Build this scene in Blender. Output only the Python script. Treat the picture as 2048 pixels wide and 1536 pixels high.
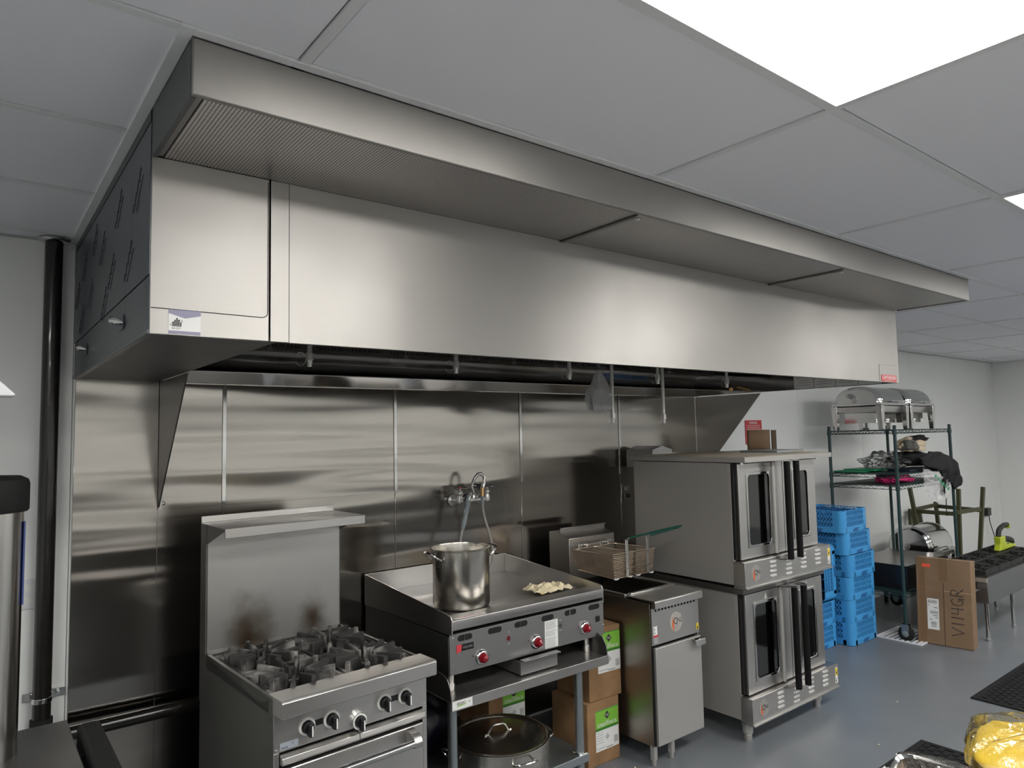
import bpy, bmesh, math, random
from mathutils import Vector, Matrix, noise
PI = math.pi
random.seed(7)
SC = bpy.context.scene
for o in list(bpy.data.objects): bpy.data.objects.remove(o)
COL = SC.collection

# ------------------------------------------------------------ camera
cam_d = bpy.data.cameras.new('camera'); cam = bpy.data.objects.new('camera', cam_d); COL.objects.link(cam)
yaw, pitch, roll = .66464, .071704, -.020099
F = Vector((math.sin(yaw)*math.cos(pitch), math.cos(yaw)*math.cos(pitch), math.sin(pitch)))
R = Vector((math.cos(yaw), -math.sin(yaw), 0)); U = R.cross(F)
R2 = R*math.cos(roll)+U*math.sin(roll); U2 = U*math.cos(roll)-R*math.sin(roll)
M = Matrix((R2, U2, -F)).transposed().to_4x4(); M.translation = Vector((0, -3.4475, 1.75))
cam.matrix_world = M
cam_d.sensor_width = 36; cam_d.lens = 1390.2/2048*36; cam_d.clip_start = .02
SC.camera = cam

# ------------------------------------------------------------ world, lights, exposure
w = bpy.data.worlds.new('world'); SC.world = w; w.use_nodes = True
w.node_tree.nodes['Background'].inputs[0].default_value = (.6, .65, .7, 1)
w.node_tree.nodes['Background'].inputs[1].default_value = .02
SC.view_settings.view_transform = 'Standard'; SC.view_settings.look = 'None'
SC.view_settings.gamma = 1; SC.view_settings.use_curve_mapping = False
SC.view_settings.exposure = 0.0
LIGHT_STRENGTH = 19.5          # ceiling panels
ZC = 2.596                    # ceiling height
# ceiling light panels (x0, y0) lower corners of 1.22 x 0.61 openings
LIGHTS = [(.587, -3.178), (3.027, -3.178), (5.465, -3.178), (7.903, -3.178),
          (.587, -5.616), (3.027, -5.616), (5.465, -5.616), (7.903, -5.616),  # unseen row behind the camera, added to raise the fill light
          (-1.851, -3.178), (-1.851, -5.616)]  # unseen left pair, added to brighten the left wall and oven side

# ------------------------------------------------------------ helpers
class MB:
    def __init__(s): s.v = []; s.f = []
    def add(s, vs, fs):
        n = len(s.v); s.v += [tuple(p) for p in vs]; s.f += [tuple(i+n for i in f) for f in fs]; return s
    def box(s, a, b, M=None):
        x0, y0, z0 = a; x1, y1, z1 = b
        vs = [(x0,y0,z0),(x1,y0,z0),(x1,y1,z0),(x0,y1,z0),(x0,y0,z1),(x1,y0,z1),(x1,y1,z1),(x0,y1,z1)]
        if M is not None: vs = [M @ Vector(p) for p in vs]
        return s.add(vs, [(0,3,2,1),(4,5,6,7),(0,1,5,4),(1,2,6,5),(2,3,7,6),(3,0,4,7)])
    def prism(s, poly, axis, lo, hi):
        def P(p, t):
            a, b = p
            return (t,a,b) if axis == 'x' else (a,t,b) if axis == 'y' else (a,b,t)
        n = len(poly)
        vs = [P(p, lo) for p in poly]+[P(p, hi) for p in poly]
        return s.add(vs, [tuple(range(n-1,-1,-1)), tuple(range(n, 2*n))]+[(i,(i+1)%n,n+(i+1)%n,n+i) for i in range(n)])
    def ring(s, c, d, r, seg, ref=None):
        d = Vector(d).normalized(); a = ref if ref is not None else d.orthogonal().normalized()
        a = (a-d*a.dot(d)).normalized(); b = d.cross(a)
        return [Vector(c)+a*(r*math.cos(2*PI*i/seg))+b*(r*math.sin(2*PI*i/seg)) for i in range(seg)], a
    def cyl(s, p0, p1, r0, r1=None, seg=16, caps=True):
        r1 = r0 if r1 is None else r1
        d = Vector(p1)-Vector(p0); A, ref = s.ring(p0, d, r0, seg); B, _ = s.ring(p1, d, r1, seg, ref)
        fs = [(i,(i+1)%seg,seg+(i+1)%seg,seg+i) for i in range(seg)]
        if caps: fs += [tuple(range(seg-1,-1,-1)), tuple(range(seg,2*seg))]
        return s.add(A+B, fs)
    def tube(s, pts, r, seg=8, closed=False, caps=True):
        pts = [Vector(p) for p in pts]; n = len(pts); ref = None; vs = []
        for i, p in enumerate(pts):
            if closed: d = pts[(i+1)%n]-pts[i-1]
            else: d = pts[min(i+1,n-1)]-pts[max(i-1,0)]
            rr = r[i] if isinstance(r, (list,tuple)) else r
            ringv, ref = s.ring(p, d, rr, seg, ref); vs += ringv
        fs = []
        m = n if closed else n-1
        for k in range(m):
            a = k*seg; b = ((k+1)%n)*seg
            fs += [(a+i, a+(i+1)%seg, b+(i+1)%seg, b+i) for i in range(seg)]
        if caps and not closed: fs += [tuple(range(seg-1,-1,-1)), tuple(range((n-1)*seg, n*seg))]
        return s.add(vs, fs)
    def lathe(s, c, prof, seg=32, axis=(0,0,1), a0=0, cap0=True, cap1=True):
        d = Vector(axis).normalized(); vs = []; ref = None
        for r, h in prof:
            rv, ref = s.ring(Vector(c)+d*h, d, max(r,1e-4), seg, ref); vs += rv
        fs = []
        for k in range(len(prof)-1):
            a = k*seg; b = a+seg
            fs += [(a+i, a+(i+1)%seg, b+(i+1)%seg, b+i) for i in range(seg)]
        if cap0: fs.append(tuple(range(seg-1,-1,-1)))
        if cap1: fs.append(tuple(range((len(prof)-1)*seg, len(prof)*seg)))
        return s.add(vs, fs)
    def holed(s, x0, x1, z0, z1, hx0, hx1, hz0, hz1, rad, y0, y1, n=6):
        # plate facing -y (front y0) with one rounded hole
        inner = []
        for cx, cz, a in ((hx1-rad,hz1-rad,0),(hx0+rad,hz1-rad,90),(hx0+rad,hz0+rad,180),(hx1-rad,hz0+rad,270)):
            for k in range(n+1):
                t = math.radians(a+90*k/n); inner.append((cx+rad*math.cos(t), cz+rad*math.sin(t)))
        cs = [(x1,z1),(x0,z1),(x0,z0),(x1,z0)]; outer = []
        for i, (x, z) in enumerate(inner):
            q = i//(n+1); k = i%(n+1)
            mx, mz = cs[q]
            if k < n/2: outer.append((mx, z) if q%2 == 0 else (x, mz))
            elif k == n/2: outer.append((mx, mz))
            else: outer.append((x, mz) if q%2 == 0 else (mx, z))
        N = len(inner)
        vs = [(p[0],y0,p[1]) for p in outer]+[(p[0],y0,p[1]) for p in inner]+[(p[0],y1,p[1]) for p in inner]+[(p[0],y1,p[1]) for p in outer]
        fs = []
        for i in range(N):
            j = (i+1)%N
            fs += [(i,N+i,N+j,j),(N+i,2*N+i,2*N+j,N+j),(2*N+i,3*N+i,3*N+j,2*N+j),(3*N+i,i,j,3*N+j)]
        return s.add(vs, fs)
    def grid(s, fn, nu, nv, closed_u=False):
        vs = [fn(i/(nu if closed_u else nu-1), j/(nv-1)) for j in range(nv) for i in range(nu)]
        fs = []
        for j in range(nv-1):
            for i in range(nu if closed_u else nu-1):
                a = j*nu+i; b = j*nu+(i+1)%nu; fs.append((a,b,b+nu,a+nu))
        return s.add(vs, fs)

def mesh_of(mb, name, smooth=35, inv=None):
    me = bpy.data.meshes.new(name)
    vs = mb.v if inv is None else [tuple(inv @ Vector(p)) for p in mb.v]
    me.from_pydata(vs, [], mb.f); me.update()
    bm = bmesh.new(); bm.from_mesh(me); bmesh.ops.recalc_face_normals(bm, faces=bm.faces); bm.to_mesh(me); bm.free()
    if smooth:
        me.shade_smooth(); me.set_sharp_from_angle(angle=math.radians(smooth))
    return me
INV = {}
def thing(name, label, cat, loc=(0,0,0), rotz=0, group=None, local=False):
    o = bpy.data.objects.new(name, None); COL.objects.link(o); o.empty_display_size = .05
    o.location = loc; o.rotation_euler = (0,0,rotz); o['label'] = label; o['category'] = cat
    if group: o['group'] = group
    m = Matrix.Translation(loc) @ Matrix.Rotation(rotz, 4, 'Z')
    INV[o.name] = None if local else m.inverted()
    return o
def root_of(o):
    while o.parent: o = o.parent
    return o
def part(name, mb, mat, parent=None, bev=0, label=None, smooth=35, kind=None, seg=2):
    inv = INV.get(root_of(parent).name) if parent else None
    me = mesh_of(mb, name, smooth, inv); me.materials.append(mat)
    o = bpy.data.objects.new(name, me); COL.objects.link(o)
    if parent: o.parent = parent
    if bev:
        b = o.modifiers.new('bevel', 'BEVEL'); b.width = bev; b.segments = seg; b.limit_method = 'ANGLE'; b.angle_limit = math.radians(40)
        b.harden_normals = False
    if label: o['label'] = label
    if name in ('label_print','printed_lines','badge_lines','sticker_logo','marker_lettering'): kind = 'stuff'
    if kind: o['kind'] = kind
    return o
def single(name, mb, mat, label, cat, bev=0, group=None, smooth=35):
    o = part(name, mb, mat, None, bev, label, smooth); o['category'] = cat
    if group: o['group'] = group
    return o
def struct(name, mb, mat, bev=0):
    o = part(name, mb, mat, None, bev); o['kind'] = 'structure'; return o
def copy_tree(o, parent=None):
    c = o.copy(); COL.objects.link(c); c.parent = parent
    for ch in list(o.children): copy_tree(ch, c)
    if parent is None and o.name in INV: INV[c.name] = INV[o.name]
    return c
def text(name, s, pos, right, up, size, mat, parent, width=None, align='CENTER', depth=.0003, shear=0):
    cu = bpy.data.curves.new('t', 'FONT'); cu.body = s; cu.size = size; cu.align_x = align; cu.align_y = 'CENTER'
    cu.extrude = depth; cu.shear = shear; cu.resolution_u = 2
    to = bpy.data.objects.new('t', cu); COL.objects.link(to)
    dg = bpy.context.evaluated_depsgraph_get(); dg.update()
    me = bpy.data.meshes.new_from_object(to.evaluated_get(dg))
    bpy.data.objects.remove(to); bpy.data.curves.remove(cu)
    right = Vector(right).normalized(); up = Vector(up).normalized(); n = right.cross(up)
    if width and len(me.vertices):
        xs = [v.co.x for v in me.vertices]; k = width/(max(xs)-min(xs))
    else: k = 1
    T = Matrix((right, up, n)).transposed().to_4x4(); T.translation = Vector(pos)
    inv = INV.get(root_of(parent).name) if parent else None
    for v in me.vertices:
        v.co = T @ Vector((v.co.x*k, v.co.y, v.co.z))
        if inv is not None: v.co = inv @ v.co
    me.name = name; me.materials.clear(); me.materials.append(mat)
    o = bpy.data.objects.new(name, me); COL.objects.link(o); o.parent = parent
    return o

# ------------------------------------------------------------ materials
def mat(name, col, rough=.5, metal=0, spec=.5, bump=None, noise_col=None, trans=0, alpha=1, emit=None, coat=0, ior=1.45):
    m = bpy.data.materials.new(name); m.use_nodes = True; nt = m.node_tree; p = nt.nodes['Principled BSDF']
    p.inputs['Base Color'].default_value = (*col, 1); p.inputs['Roughness'].default_value = rough
    p.inputs['Metallic'].default_value = metal; p.inputs['Specular IOR Level'].default_value = spec
    p.inputs['Transmission Weight'].default_value = trans; p.inputs['Alpha'].default_value = alpha
    p.inputs['Coat Weight'].default_value = coat; p.inputs['IOR'].default_value = ior
    if emit: p.inputs['Emission Color'].default_value = (*emit[0],1); p.inputs['Emission Strength'].default_value = emit[1]
    L = nt.links
    if bump or noise_col:
        tc = nt.nodes.new('ShaderNodeTexCoord'); mp = nt.nodes.new('ShaderNodeMapping')
        L.new(tc.outputs['Object'], mp.inputs[0])
    if noise_col:   # (scale vec, noise scale, second colour, lo, hi)
        sc, ns, c2, lo, hi = noise_col
        mp.inputs['Scale'].default_value = sc
        n = nt.nodes.new('ShaderNodeTexNoise'); n.inputs['Scale'].default_value = ns; n.inputs['Detail'].default_value = 5
        L.new(mp.outputs[0], n.inputs['Vector'])
        r = nt.nodes.new('ShaderNodeValToRGB'); r.color_ramp.elements[0].position = lo; r.color_ramp.elements[1].position = hi
        r.color_ramp.elements[0].color = (*col,1); r.color_ramp.elements[1].color = (*c2,1)
        L.new(n.outputs['Fac'], r.inputs[0]); L.new(r.outputs[0], p.inputs['Base Color'])
    if bump:   # (scale vec, noise scale, strength, distance)
        mp2 = nt.nodes.new('ShaderNodeMapping'); L.new(tc.outputs['Object'], mp2.inputs[0])
        mp2.inputs['Scale'].default_value = bump[0]
        n = nt.nodes.new('ShaderNodeTexNoise'); n.inputs['Scale'].default_value = bump[1]; n.inputs['Detail'].default_value = 3
        L.new(mp2.outputs[0], n.inputs['Vector'])
        b = nt.nodes.new('ShaderNodeBump'); b.inputs['Strength'].default_value = bump[2]; b.inputs['Distance'].default_value = bump[3]
        L.new(n.outputs['Fac'], b.inputs['Height']); L.new(b.outputs[0], p.inputs['Normal'])
    return m

def steel(name, col=(.56,.55,.53), rough=.28, grain=(1,1,60), wave=None, rvar=.06, smudge=.0, gs=12, gstr=.12, aniso=None, met=1):
    """brushed steel: fine grain bump, roughness streaks, optional broad sheet waviness"""
    m = bpy.data.materials.new(name); m.use_nodes = True; nt = m.node_tree; L = nt.links; p = nt.nodes['Principled BSDF']
    p.inputs['Base Color'].default_value = (*col,1); p.inputs['Metallic'].default_value = met
    if aniso:
        p.inputs['Anisotropic'].default_value = aniso[0]
        cx = nt.nodes.new('ShaderNodeCombineXYZ')
        for i in range(3): cx.inputs[i].default_value = aniso[1][i]
        L.new(cx.outputs[0], p.inputs['Tangent'])
    tc = nt.nodes.new('ShaderNodeTexCoord')
    mp = nt.nodes.new('ShaderNodeMapping'); mp.inputs['Scale'].default_value = grain; L.new(tc.outputs['Object'], mp.inputs[0])
    n = nt.nodes.new('ShaderNodeTexNoise'); n.inputs['Scale'].default_value = gs; n.inputs['Detail'].default_value = 4
    L.new(mp.outputs[0], n.inputs['Vector'])
    mr = nt.nodes.new('ShaderNodeMapRange'); mr.inputs['To Min'].default_value = rough-rvar; mr.inputs['To Max'].default_value = rough+rvar
    L.new(n.outputs['Fac'], mr.inputs['Value'])
    n2 = nt.nodes.new('ShaderNodeTexNoise'); n2.inputs['Scale'].default_value = 3.2; n2.inputs['Detail'].default_value = 3
    L.new(tc.outputs['Object'], n2.inputs['Vector'])
    add = nt.nodes.new('ShaderNodeMath'); add.operation = 'MULTIPLY_ADD'; add.inputs[1].default_value = smudge
    L.new(n2.outputs['Fac'], add.inputs[0]); L.new(mr.outputs[0], add.inputs[2]); L.new(add.outputs[0], p.inputs['Roughness'])
    b = nt.nodes.new('ShaderNodeBump'); b.inputs['Strength'].default_value = gstr; b.inputs['Distance'].default_value = .0006
    L.new(n.outputs['Fac'], b.inputs['Height'])
    if wave:
        mp3 = nt.nodes.new('ShaderNodeMapping'); mp3.inputs['Scale'].default_value = wave[0]; L.new(tc.outputs['Object'], mp3.inputs[0])
        n3 = nt.nodes.new('ShaderNodeTexNoise'); n3.inputs['Scale'].default_value = wave[1]; n3.inputs['Detail'].default_value = 1
        L.new(mp3.outputs[0], n3.inputs['Vector'])
        b3 = nt.nodes.new('ShaderNodeBump'); b3.inputs['Strength'].default_value = 1; b3.inputs['Distance'].default_value = wave[2]
        L.new(n3.outputs['Fac'], b3.inputs['Height']); L.new(b3.outputs[0], b.inputs['Normal'])
    L.new(b.outputs[0], p.inputs['Normal'])
    return m

M_wall = mat('white wall panel', (.84,.85,.83), .42, bump=((1,1,1),90,.06,.001))
M_ceil = mat('ceiling tile', (.88,.88,.92), .75, bump=((1,1,1),160,.12,.001))
M_grid = mat('ceiling grid paint', (.80,.81,.81), .5)
M_floor = mat('grey epoxy floor', (.135,.145,.158), .34, noise_col=((1,1,1),3,(.165,.175,.188),.3,.75), bump=((1,1,1),60,.08,.001))
M_panel = mat('light diffuser', (1,1,1), .5, emit=((1,.985,.95), LIGHT_STRENGTH))
M_lframe = mat('light frame white', (.8,.8,.8), .5)
M_hood = steel('hood steel', (.36,.345,.325), .38, (1,1,60), smudge=.12, aniso=(.72,(.03,.06,1)), wave=((1.2,1,1.4),2.2,.006))
M_splash = steel('backsplash steel', (.42,.395,.365), .15, (40,1,1), wave=((.35,1,3.0),1.9,.011), rvar=.04, gstr=.04, aniso=(.7,(1,.05,.03)))
M_gfront = steel('griddle front steel', (.33,.325,.32), .33, (1,1,60), smudge=.06, met=.85)
M_splash_low = steel('lower backsplash steel', (.36,.335,.305), .17, (40,1,1), wave=((.35,1,3.0),1.9,.009), rvar=.04, gstr=.04, aniso=(.7,(1,.05,.03)))
M_steel = steel('equipment steel', (.55,.535,.515), .27, (1,1,60), smudge=.08, aniso=(.6,(.03,.06,1)))
M_steelv = steel('equipment steel vertical grain', (.50,.49,.47), .40, (60,60,1), smudge=.08, met=.7)
M_oven = steel('oven side steel', (.40,.385,.36), .46, (1,1,40), smudge=.05, met=.45)
M_dark_steel = steel('shaded side steel', (.20,.195,.185), .38, (1,60,1), smudge=.1)  # darker copy of the equipment steel, dim reflections put into the colour
M_polish = steel('polished steel', (.62,.61,.60), .10, (1,1,1), rvar=.02, gstr=.02)
M_nozzle = mat('satin nozzle metal', (.66,.65,.63), .30, .6)
M_louvre = mat('pressed lit louvre', (.75,.74,.72), .45, .55)  # paler than the strip steel, caught light put into the colour
M_chrome = mat('chrome', (.75,.75,.75), .06, 1)
M_pot = steel('pot steel', (.58,.55,.50), .20, (1,1,40), smudge=.10)
M_griddle = steel('griddle plate steel', (.30,.295,.29), .32, (20,1,1), smudge=.12)
M_zinc = steel('galvanised shelf', (.42,.46,.48), .35, (3,3,3), gs=20, smudge=.1)
M_black = mat('black satin', (.012,.012,.013), .32)
M_blackrub = mat('black rubber', (.016,.016,.016), .7, spec=.25, bump=((1,1,1),200,.2,.001))
M_pipe = mat('black pipe', (.012,.011,.010), .22, coat=.3, noise_col=((1,1,1),12,(.03,.024,.018),.5,.9))
M_iron = mat('cast iron grate', (.028,.027,.026), .62, noise_col=((1,1,1),10,(.42,.40,.37),.50,.80), bump=((1,1,1),70,.5,.002))
M_iron_dark = mat('black cast iron', (.018,.018,.018), .55, bump=((1,1,1),70,.3,.002))
M_ash = mat('ash crusted burner bowl', (.07,.066,.062), .85, noise_col=((1,1,1),18,(.42,.40,.37),.38,.70), bump=((1,1,1),40,.8,.004))
M_dark = mat('dark gap', (.006,.006,.006), .8)
M_red = mat('red knob plastic', (.24,.004,.012), .18, coat=.6)
M_film = mat('protective film', (.060,.068,.078), .30, noise_col=((1,6,1.1),3.4,(.022,.026,.032),.62,.66))
M_white = mat('white label', (.74,.74,.72), .5)
M_whiteplastic = mat('white plastic', (.7,.7,.72), .4)
M_sheet = mat('lit white sheet', (.92,.92,.92), .5)  # whiter than the labels, stands in for light from below
M_ink = mat('black ink', (.03,.03,.03), .6)
M_grey_ink = mat('grey ink', (.28,.28,.28), .6)
M_redprint = mat('red print', (.55,.05,.06), .45)
M_orange = mat('orange sticker', (.85,.10,.05), .45)
M_green = mat('green label print', (.20,.47,.05), .5)
M_dkgreen = mat('dark green print', (.05,.20,.03), .5)
M_yellow = mat('yellow warning print', (.75,.55,.03), .5)
M_purple = mat('purple grey print', (.27,.26,.36), .5)
M_card = mat('cardboard', (.22,.125,.058), .8, noise_col=((1,1,1),7,(.32,.185,.09),.35,.7), bump=((1,1,1),50,.12,.001))
M_card2 = mat('brown cardboard', (.20,.125,.07), .8, noise_col=((1,1,1),4,(.25,.16,.095),.35,.7), bump=((1,1,1),50,.1,.001))
M_blue = mat('blue plastic', (.055,.31,.66), .38)
M_bluedark = mat('blue plastic shaded', (.02,.12,.32), .5)  # darker copy of the blue plastic, interior shade put into the colour
M_rack = mat('green epoxy wire', (.018,.045,.045), .4)
M_rackshelf = mat('dark green shelf mat', (.015,.035,.033), .45)
M_olive = mat('olive painted wood', (.055,.055,.022), .5)
M_pink = mat('pink cloth', (.72,.035,.20), .8)
M_cloth_black = mat('black cloth', (.010,.010,.011), .9)
M_cream = mat('cream cloth', (.60,.50,.36), .85)
M_rag = mat('cream towel', (.78,.68,.46), .9, noise_col=((1,1,1),9,(.70,.36,.12),.62,.75))
M_board = mat('green cutting board', (.01,.17,.08), .4)
M_lime = mat('lime tool plastic', (.42,.50,.03), .4)
M_tool = mat('dark tool grip', (.02,.022,.018), .6)
M_grip = mat('black handle grip', (.005,.005,.005), .65, spec=.2)
M_mat = mat('black rubber mat', (.010,.010,.011), .75, spec=.25)
M_yfood = mat('yellow batter', (.58,.40,.03), .45, noise_col=((1,1,1),6,(.66,.50,.10),.3,.7), bump=((1,1,1),8,.4,.01))
M_tan = mat('tan food', (.48,.36,.27), .5)
M_mesh = steel('fry basket wire', (.50,.42,.33), .35, (1,1,1), gs=4)
M_hose = mat('grey rubber hose', (.30,.28,.26), .5)
M_greyplastic = mat('grey plastic', (.22,.25,.26), .45)
M_brass = mat('brass fitting', (.65,.42,.22), .25, 1)
M_handlegreen = mat('green vinyl grip', (.003,.055,.04), .25, coat=.5)
M_knobwhite = mat('knob ring white', (.68,.67,.64), .4)
M_rust = None

def clear_mat(name, tint=(1,1,1), fac=.22, rough=.08, bumpy=None):
    m = bpy.data.materials.new(name); m.use_nodes = True; nt = m.node_tree; L = nt.links
    nt.nodes.clear(); out = nt.nodes.new('ShaderNodeOutputMaterial'); mx = nt.nodes.new('ShaderNodeMixShader')
    t = nt.nodes.new('ShaderNodeBsdfTransparent'); t.inputs[0].default_value = (*tint,1)
    g = nt.nodes.new('ShaderNodeBsdfGlossy'); g.inputs['Roughness'].default_value = rough; g.inputs[0].default_value = (.9,.9,.9,1)
    fr = nt.nodes.new('ShaderNodeFresnel'); fr.inputs[0].default_value = 1.45
    ad = nt.nodes.new('ShaderNodeMath'); ad.operation = 'ADD'; ad.inputs[1].default_value = fac; ad.use_clamp = True
    L.new(fr.outputs[0], ad.inputs[0]); L.new(ad.outputs[0], mx.inputs[0]); L.new(t.outputs[0], mx.inputs[1]); L.new(g.outputs[0], mx.inputs[2])
    L.new(mx.outputs[0], out.inputs[0])
    if bumpy:
        tc = nt.nodes.new('ShaderNodeTexCoord'); n = nt.nodes.new('ShaderNodeTexNoise'); n.inputs['Scale'].default_value = bumpy[0]
        n.inputs['Detail'].default_value = 4; n.inputs['Distortion'].default_value = 1.5
        L.new(tc.outputs['Object'], n.inputs['Vector'])
        b = nt.nodes.new('ShaderNodeBump'); b.inputs['Distance'].default_value = bumpy[1]; L.new(n.outputs['Fac'], b.inputs['Height'])
        L.new(b.outputs[0], g.inputs['Normal'])
    return m
M_glass = clear_mat('oven glass', (.70,.70,.70), .07, .05)
M_film_clear = clear_mat('clear plastic film', (.96,.96,.94), .03, .14, (14,.012))
M_bag = clear_mat('frosted bag plastic', (.80,.80,.80), .10, .32, (16,.010))
M_bagw = mat('thin white bag film', (.75,.75,.75), .28, alpha=.42)
M_tub = clear_mat('clear tub plastic', (.90,.90,.88), .08, .08)

# perforated underside of the canopy
def perforated():
    m = steel('perforated steel', (.36,.35,.34), .34, (1,1,30), smudge=.06)
    nt = m.node_tree; L = nt.links; p = nt.nodes['Principled BSDF']
    tc = nt.nodes.new('ShaderNodeTexCoord'); sp = nt.nodes.new('ShaderNodeSeparateXYZ'); L.new(tc.outputs['Object'], sp.inputs[0])
    def wavef(out, off=0):
        a = nt.nodes.new('ShaderNodeMath'); a.operation = 'MULTIPLY_ADD'; a.inputs[1].default_value = 2*PI/.0085; a.inputs[2].default_value = off; L.new(out, a.inputs[0])
        s_ = nt.nodes.new('ShaderNodeMath'); s_.operation = 'SINE'; L.new(a.outputs[0], s_.inputs[0]); return s_.outputs[0]
    a = wavef(sp.outputs[0]); b = wavef(sp.outputs[1])
    ad = nt.nodes.new('ShaderNodeMath'); ad.operation = 'ADD'; L.new(a, ad.inputs[0]); L.new(b, ad.inputs[1])
    mr = nt.nodes.new('ShaderNodeMapRange'); mr.inputs['From Min'].default_value = .5; mr.inputs['From Max'].default_value = .9
    L.new(ad.outputs[0], mr.inputs['Value'])
    mx = nt.nodes.new('ShaderNodeMix'); mx.data_type = 'RGBA'; mx.inputs[6].default_value = (.62,.60,.58,1); mx.inputs[7].default_value = (.02,.02,.02,1)
    L.new(mr.outputs[0], mx.inputs[0]); L.new(mx.outputs[2], p.inputs['Base Color'])
    return m
M_perf = perforated()

# backguard with two burnt brown heat stains (they belong to the sheet)
def stained():
    m = steel('stained backguard steel', (.52,.51,.49), .33, (1,1,60), smudge=.1)
    nt = m.node_tree; L = nt.links; p = nt.nodes['Principled BSDF']
    tc = nt.nodes.new('ShaderNodeTexCoord'); nz = nt.nodes.new('ShaderNodeTexNoise'); nz.inputs['Scale'].default_value = 9; L.new(tc.outputs['Object'], nz.inputs['Vector'])
    prev = None
    for cx, cz, sx, sz in ((.165,.930,.125,.19),(.455,.940,.085,.15)):
        mp = nt.nodes.new('ShaderNodeMapping'); mp.vector_type = 'POINT'
        mp.inputs['Location'].default_value = (-cx/sx, 0, -cz/sz); mp.inputs['Scale'].default_value = (1/sx, 0, 1/sz)
        L.new(tc.outputs['Object'], mp.inputs[0])
        ln = nt.nodes.new('ShaderNodeVectorMath'); ln.operation = 'LENGTH'; L.new(mp.outputs[0], ln.inputs[0])
        ad = nt.nodes.new('ShaderNodeMath'); ad.operation = 'MULTIPLY_ADD'; ad.inputs[1].default_value = 1.1; ad.inputs[2].default_value = -.55
        L.new(nz.outputs['Fac'], ad.inputs[0])
        s2 = nt.nodes.new('ShaderNodeMath'); s2.operation = 'ADD'; L.new(ln.outputs['Value'], s2.inputs[0]); L.new(ad.outputs[0], s2.inputs[1])
        mr = nt.nodes.new('ShaderNodeMapRange'); mr.inputs['From Min'].default_value = 1.15; mr.inputs['From Max'].default_value = -.05; mr.interpolation_type = 'SMOOTHSTEP'
        L.new(s2.outputs[0], mr.inputs['Value'])
        if prev is None: prev = mr.outputs[0]
        else:
            mxm = nt.nodes.new('ShaderNodeMath'); mxm.operation = 'MAXIMUM'; L.new(prev, mxm.inputs[0]); L.new(mr.outputs[0], mxm.inputs[1]); prev = mxm.outputs[0]
    mx = nt.nodes.new('ShaderNodeMix'); mx.data_type = 'RGBA'; mx.inputs[6].default_value = (.52,.51,.49,1); mx.inputs[7].default_value = (.12,.085,.055,1)
    L.new(prev, mx.inputs[0]); L.new(mx.outputs[2], p.inputs['Base Color'])
    return m
M_stained = stained()

# ------------------------------------------------------------ room shell
XL, XR, YF = -3.9, 11.12, -7.2
struct('floor', MB().box((XL,YF,-.05),(XR,0,0)), M_floor)
wb = struct('wall_back', MB().box((XL,.012,0),(XR,.10,ZC+.1)), M_wall)
xs = [XL, -1.25, -.03] ; x = -.03
seams = [XL, -3.31, -2.09, -.87, .345, 1.565, 2.785, 4.84, 6.06, 7.28, 8.50, 9.72, 10.94, XR]
for a, b in zip(seams[:-1], seams[1:]):
    part('wall_panel', MB().box((a+.0012,0,0),(b-.0012,.0125,ZC)), M_wall, wb, .0015, seg=1)
struct('wall_right', MB().box((XR,YF,0),(XR+.1,.1,ZC+.1)), M_wall)
struct('wall_left', MB().box((XL-.1,YF,0),(XL,.1,ZC+.1)), M_wall)
struct('wall_front', MB().box((XL,YF-.1,0),(XR,YF,ZC+.1)), M_wall)
ceil = struct('ceiling', MB().box((XL,YF,ZC+.03),(XR,.1,ZC+.08)), mat('plenum deck', (.10,.10,.10), .9))
gx = [1.797+1.2192*k for k in range(-6, 9)]; gx = [g for g in gx if XL < g < XR]
gy = [-1.958+.6096*k for k in range(-9, 4)]; gy = [g for g in gy if YF < g < 0]
light_cells = set()
for lx, ly in LIGHTS:
    light_cells.add((round(lx+.6,0), round(ly+.3,1)))
tile_me = None
ex = [XL]+gx+[XR]; ey = [YF]+gy+[0]
def is_light(cx, cy):
    return any(abs(cx-(lx+.61)) < .3 and abs(cy-(ly+.305)) < .2 for lx, ly in LIGHTS)
std = None
for i in range(len(ex)-1):
    for j in range(len(ey)-1):
        a, b, c, d = ex[i], ex[i+1], ey[j], ey[j+1]
        cx, cy = (a+b)/2, (c+d)/2
        if is_light(cx, cy): continue
        if .35 < a and b < 4.57 and c > -1.94: continue     # above the hood
        if abs(b-a-1.2192) < .01 and abs(d-c-.6096) < .01:
            if std is None:
                std = part('ceiling_tile', MB().box((-.5945,-.2895,.004),(.5945,.2895,.022)), M_ceil, ceil, .002, seg=1)
                std.location = (cx, cy, ZC)
            else:
                t = std.copy(); COL.objects.link(t); t.parent = ceil; t.location = (cx, cy, ZC)
        else:
            t = part('ceiling_tile', MB().box((a+.015,c+.015,ZC+.004),(b-.015,d-.015,ZC+.022)), M_ceil, ceil, .002, seg=1)
def clipped(a0, a1, cut0, cut1, inside):
    return [(a0,a1)] if not inside else [(a0,cut0),(cut1,a1)]
for g in gx:
    segs = [(YF,0)] if not (.33 < g < 4.6) else [(YF,-1.972)]
    for s0, s1 in segs:
        part('grid_bar', MB().box((g-.012,s0,ZC),(g+.012,s1,ZC+.028)), M_grid, ceil)
for g in gy:
    segs = [(XL,XR)] if g < -1.96 else [(XL,.322),(4.60,XR)]
    if abs(g+1.958) < .01: segs = [(XL,.322),(4.60,XR)]
    for s0, s1 in segs:
        if s1 > s0: part('grid_bar', MB().box((s0,g-.0121,ZC+.0004),(s1,g+.0121,ZC+.0284)), M_grid, ceil)
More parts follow.
